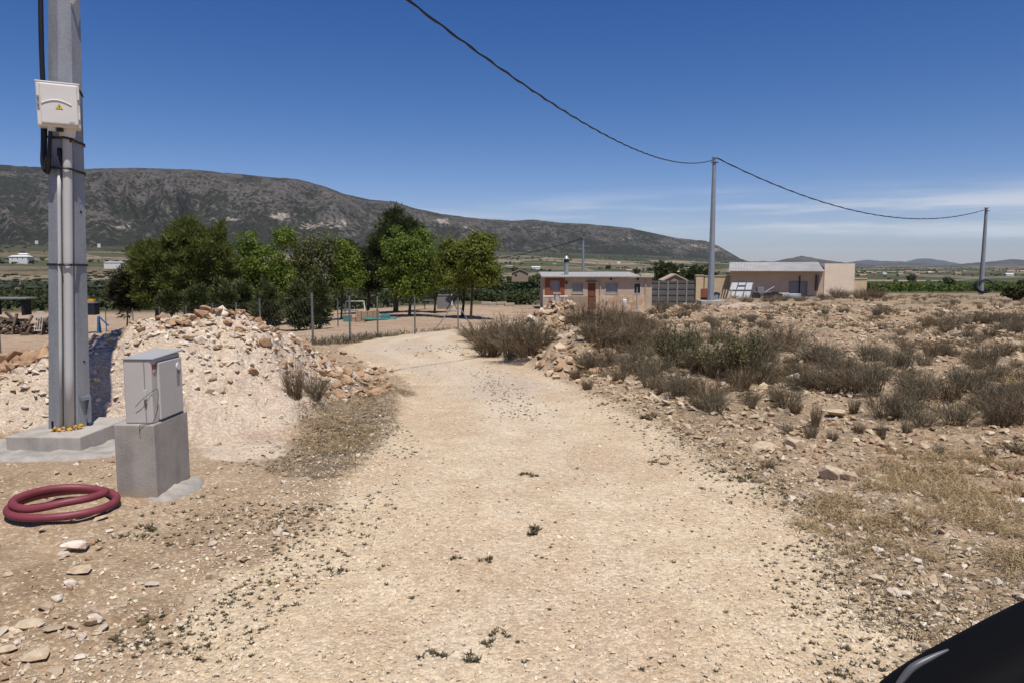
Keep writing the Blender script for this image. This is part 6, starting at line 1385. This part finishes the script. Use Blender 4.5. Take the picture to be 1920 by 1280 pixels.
def reg_patchy(n):
    x, y = reg_poly(STR)(n * 3); k = vn(x * 1.5, y * 1.5, 35) * .6 + vn(x * 4, y * 4, 36) * .4 > .56; return x[k][:n], y[k][:n]
litter('dead_grass', 5200, reg_patchy, .05, .2, .0012, gr_t, .6)
litter('dead_grass', 1200, reg_poly(PZ([(540, 770), (700, 800), (660, 850), (560, 850)])), .04, .14, .0014, gr_t, .3)
# fence-line dry weeds
litter('dead_grass', 3000, lambda n: (lambda t_: (np.interp(t_, np.arange(5), [p.x for p in fen_p[7:]]) + rng.normal(0, .35, n), np.interp(t_, np.arange(5), [p.y for p in fen_p[7:]]) + rng.normal(0, .35, n)))(rng.uniform(0, 4, n)), .1, .35, .003, tw_g, 1.3)
# ------------------------------------------------------------------ the car beside the photographer (only its mirror reaches the picture)
carp = mat('black car paint', (.010, .010, .012), (.008, .008, .009), 3, .25, spec=.5)
blk = mat('black mirror plastic', (.004, .004, .0045), (.003, .003, .0035), 40, .75, 0, .1, .001, spec=.12)
t = thing('car', 'black car at bottom right of which only the door mirror shows', 'car', (1.6, -1.2, 0))
prof = [(-3.1, .35), (-3.15, .75), (-3.0, .92), (-2.5, 1.0), (-2.0, 1.42), (-1.0, 1.46), (-.35, 1.40), (.25, 1.0), (1.1, .86), (1.25, .6), (1.2, .3)]
V = [(.78, y, z_) for y, z_ in prof] + [(2.42, y, z_) for y, z_ in prof]; n = len(prof)
MB().add(V, [tuple(range(n)), tuple(range(2 * n - 1, n - 1, -1))] + [(i, (i + 1) % n, n + (i + 1) % n, n + i) for i in range(n)]).build('body', carp, t, bevel=.06)
for y in (-2.35, .45):
    w = MB().tube([(.76, y, .31), (.98, y, .31)], .31, 24).build('wheel', black, t, bevel=.03); MB().tube([(.745, y, .31), (.758, y, .31)], .19, 20).build('rim', galv, w)
MB().add([(.775, -1.9, 1.0), (.775, -.1, 1.0), (.775, -.45, 1.33), (.775, -1.75, 1.36)] + [(.779, -1.9, 1.0), (.779, -.1, 1.0), (.779, -.45, 1.33), (.779, -1.75, 1.36)], [(0, 1, 2, 3), (7, 6, 5, 4), (0, 4, 5, 1), (1, 5, 6, 2), (2, 6, 7, 3), (3, 7, 4, 0)]).build('window', dkglass, t)
MY = .72; mc = at(1895, 1302, MY); tilt = math.radians(30)
R = Matrix.Rotation(-tilt, 3, 'Y')
bm = bmesh.new(); bmesh.ops.create_icosphere(bm, subdivisions=4, radius=1)
for v in bm.verts:
    d = v.co.normalized(); e = .55
    sg = lambda a: math.copysign(abs(a) ** e, a)
    v.co = R @ Vector((sg(d.x) * .150, sg(d.y) * .055, sg(d.z) * .0625)) 
me = bpy.data.meshes.new('mirror'); bm.to_mesh(me); bm.free(); me.shade_smooth(); mo = link('mirror', me, blk, t, tuple(mc - Vector((1.6, -1.2, 0))))
trim = smooth_path([at(1672, 1300, MY - .066), at(1690, 1275, MY - .066), at(1712, 1250, MY - .066), at(1745, 1232, MY - .064), at(1778, 1217, MY - .061)], 5)  # path of a reflected highlight, modelled as a grey tube on the housing
MB().tube(trim, [.001 + .0024 * math.sin(PI * min(1, (i + 1) / len(trim))) for i in range(len(trim))], 8).build('mirror_glint', mat('grey glint', (.11, .11, .115), (.09, .09, .095), 5, .4, spec=.5), t, smooth=True)
MB().tube([mc + Vector((.10, 0, -.02)), mc + Vector((.22, -.05, -.08)), Vector((.80, .35, .98))], [.04, .035, .05], 10).build('mirror_arm', blk, t, smooth=True)
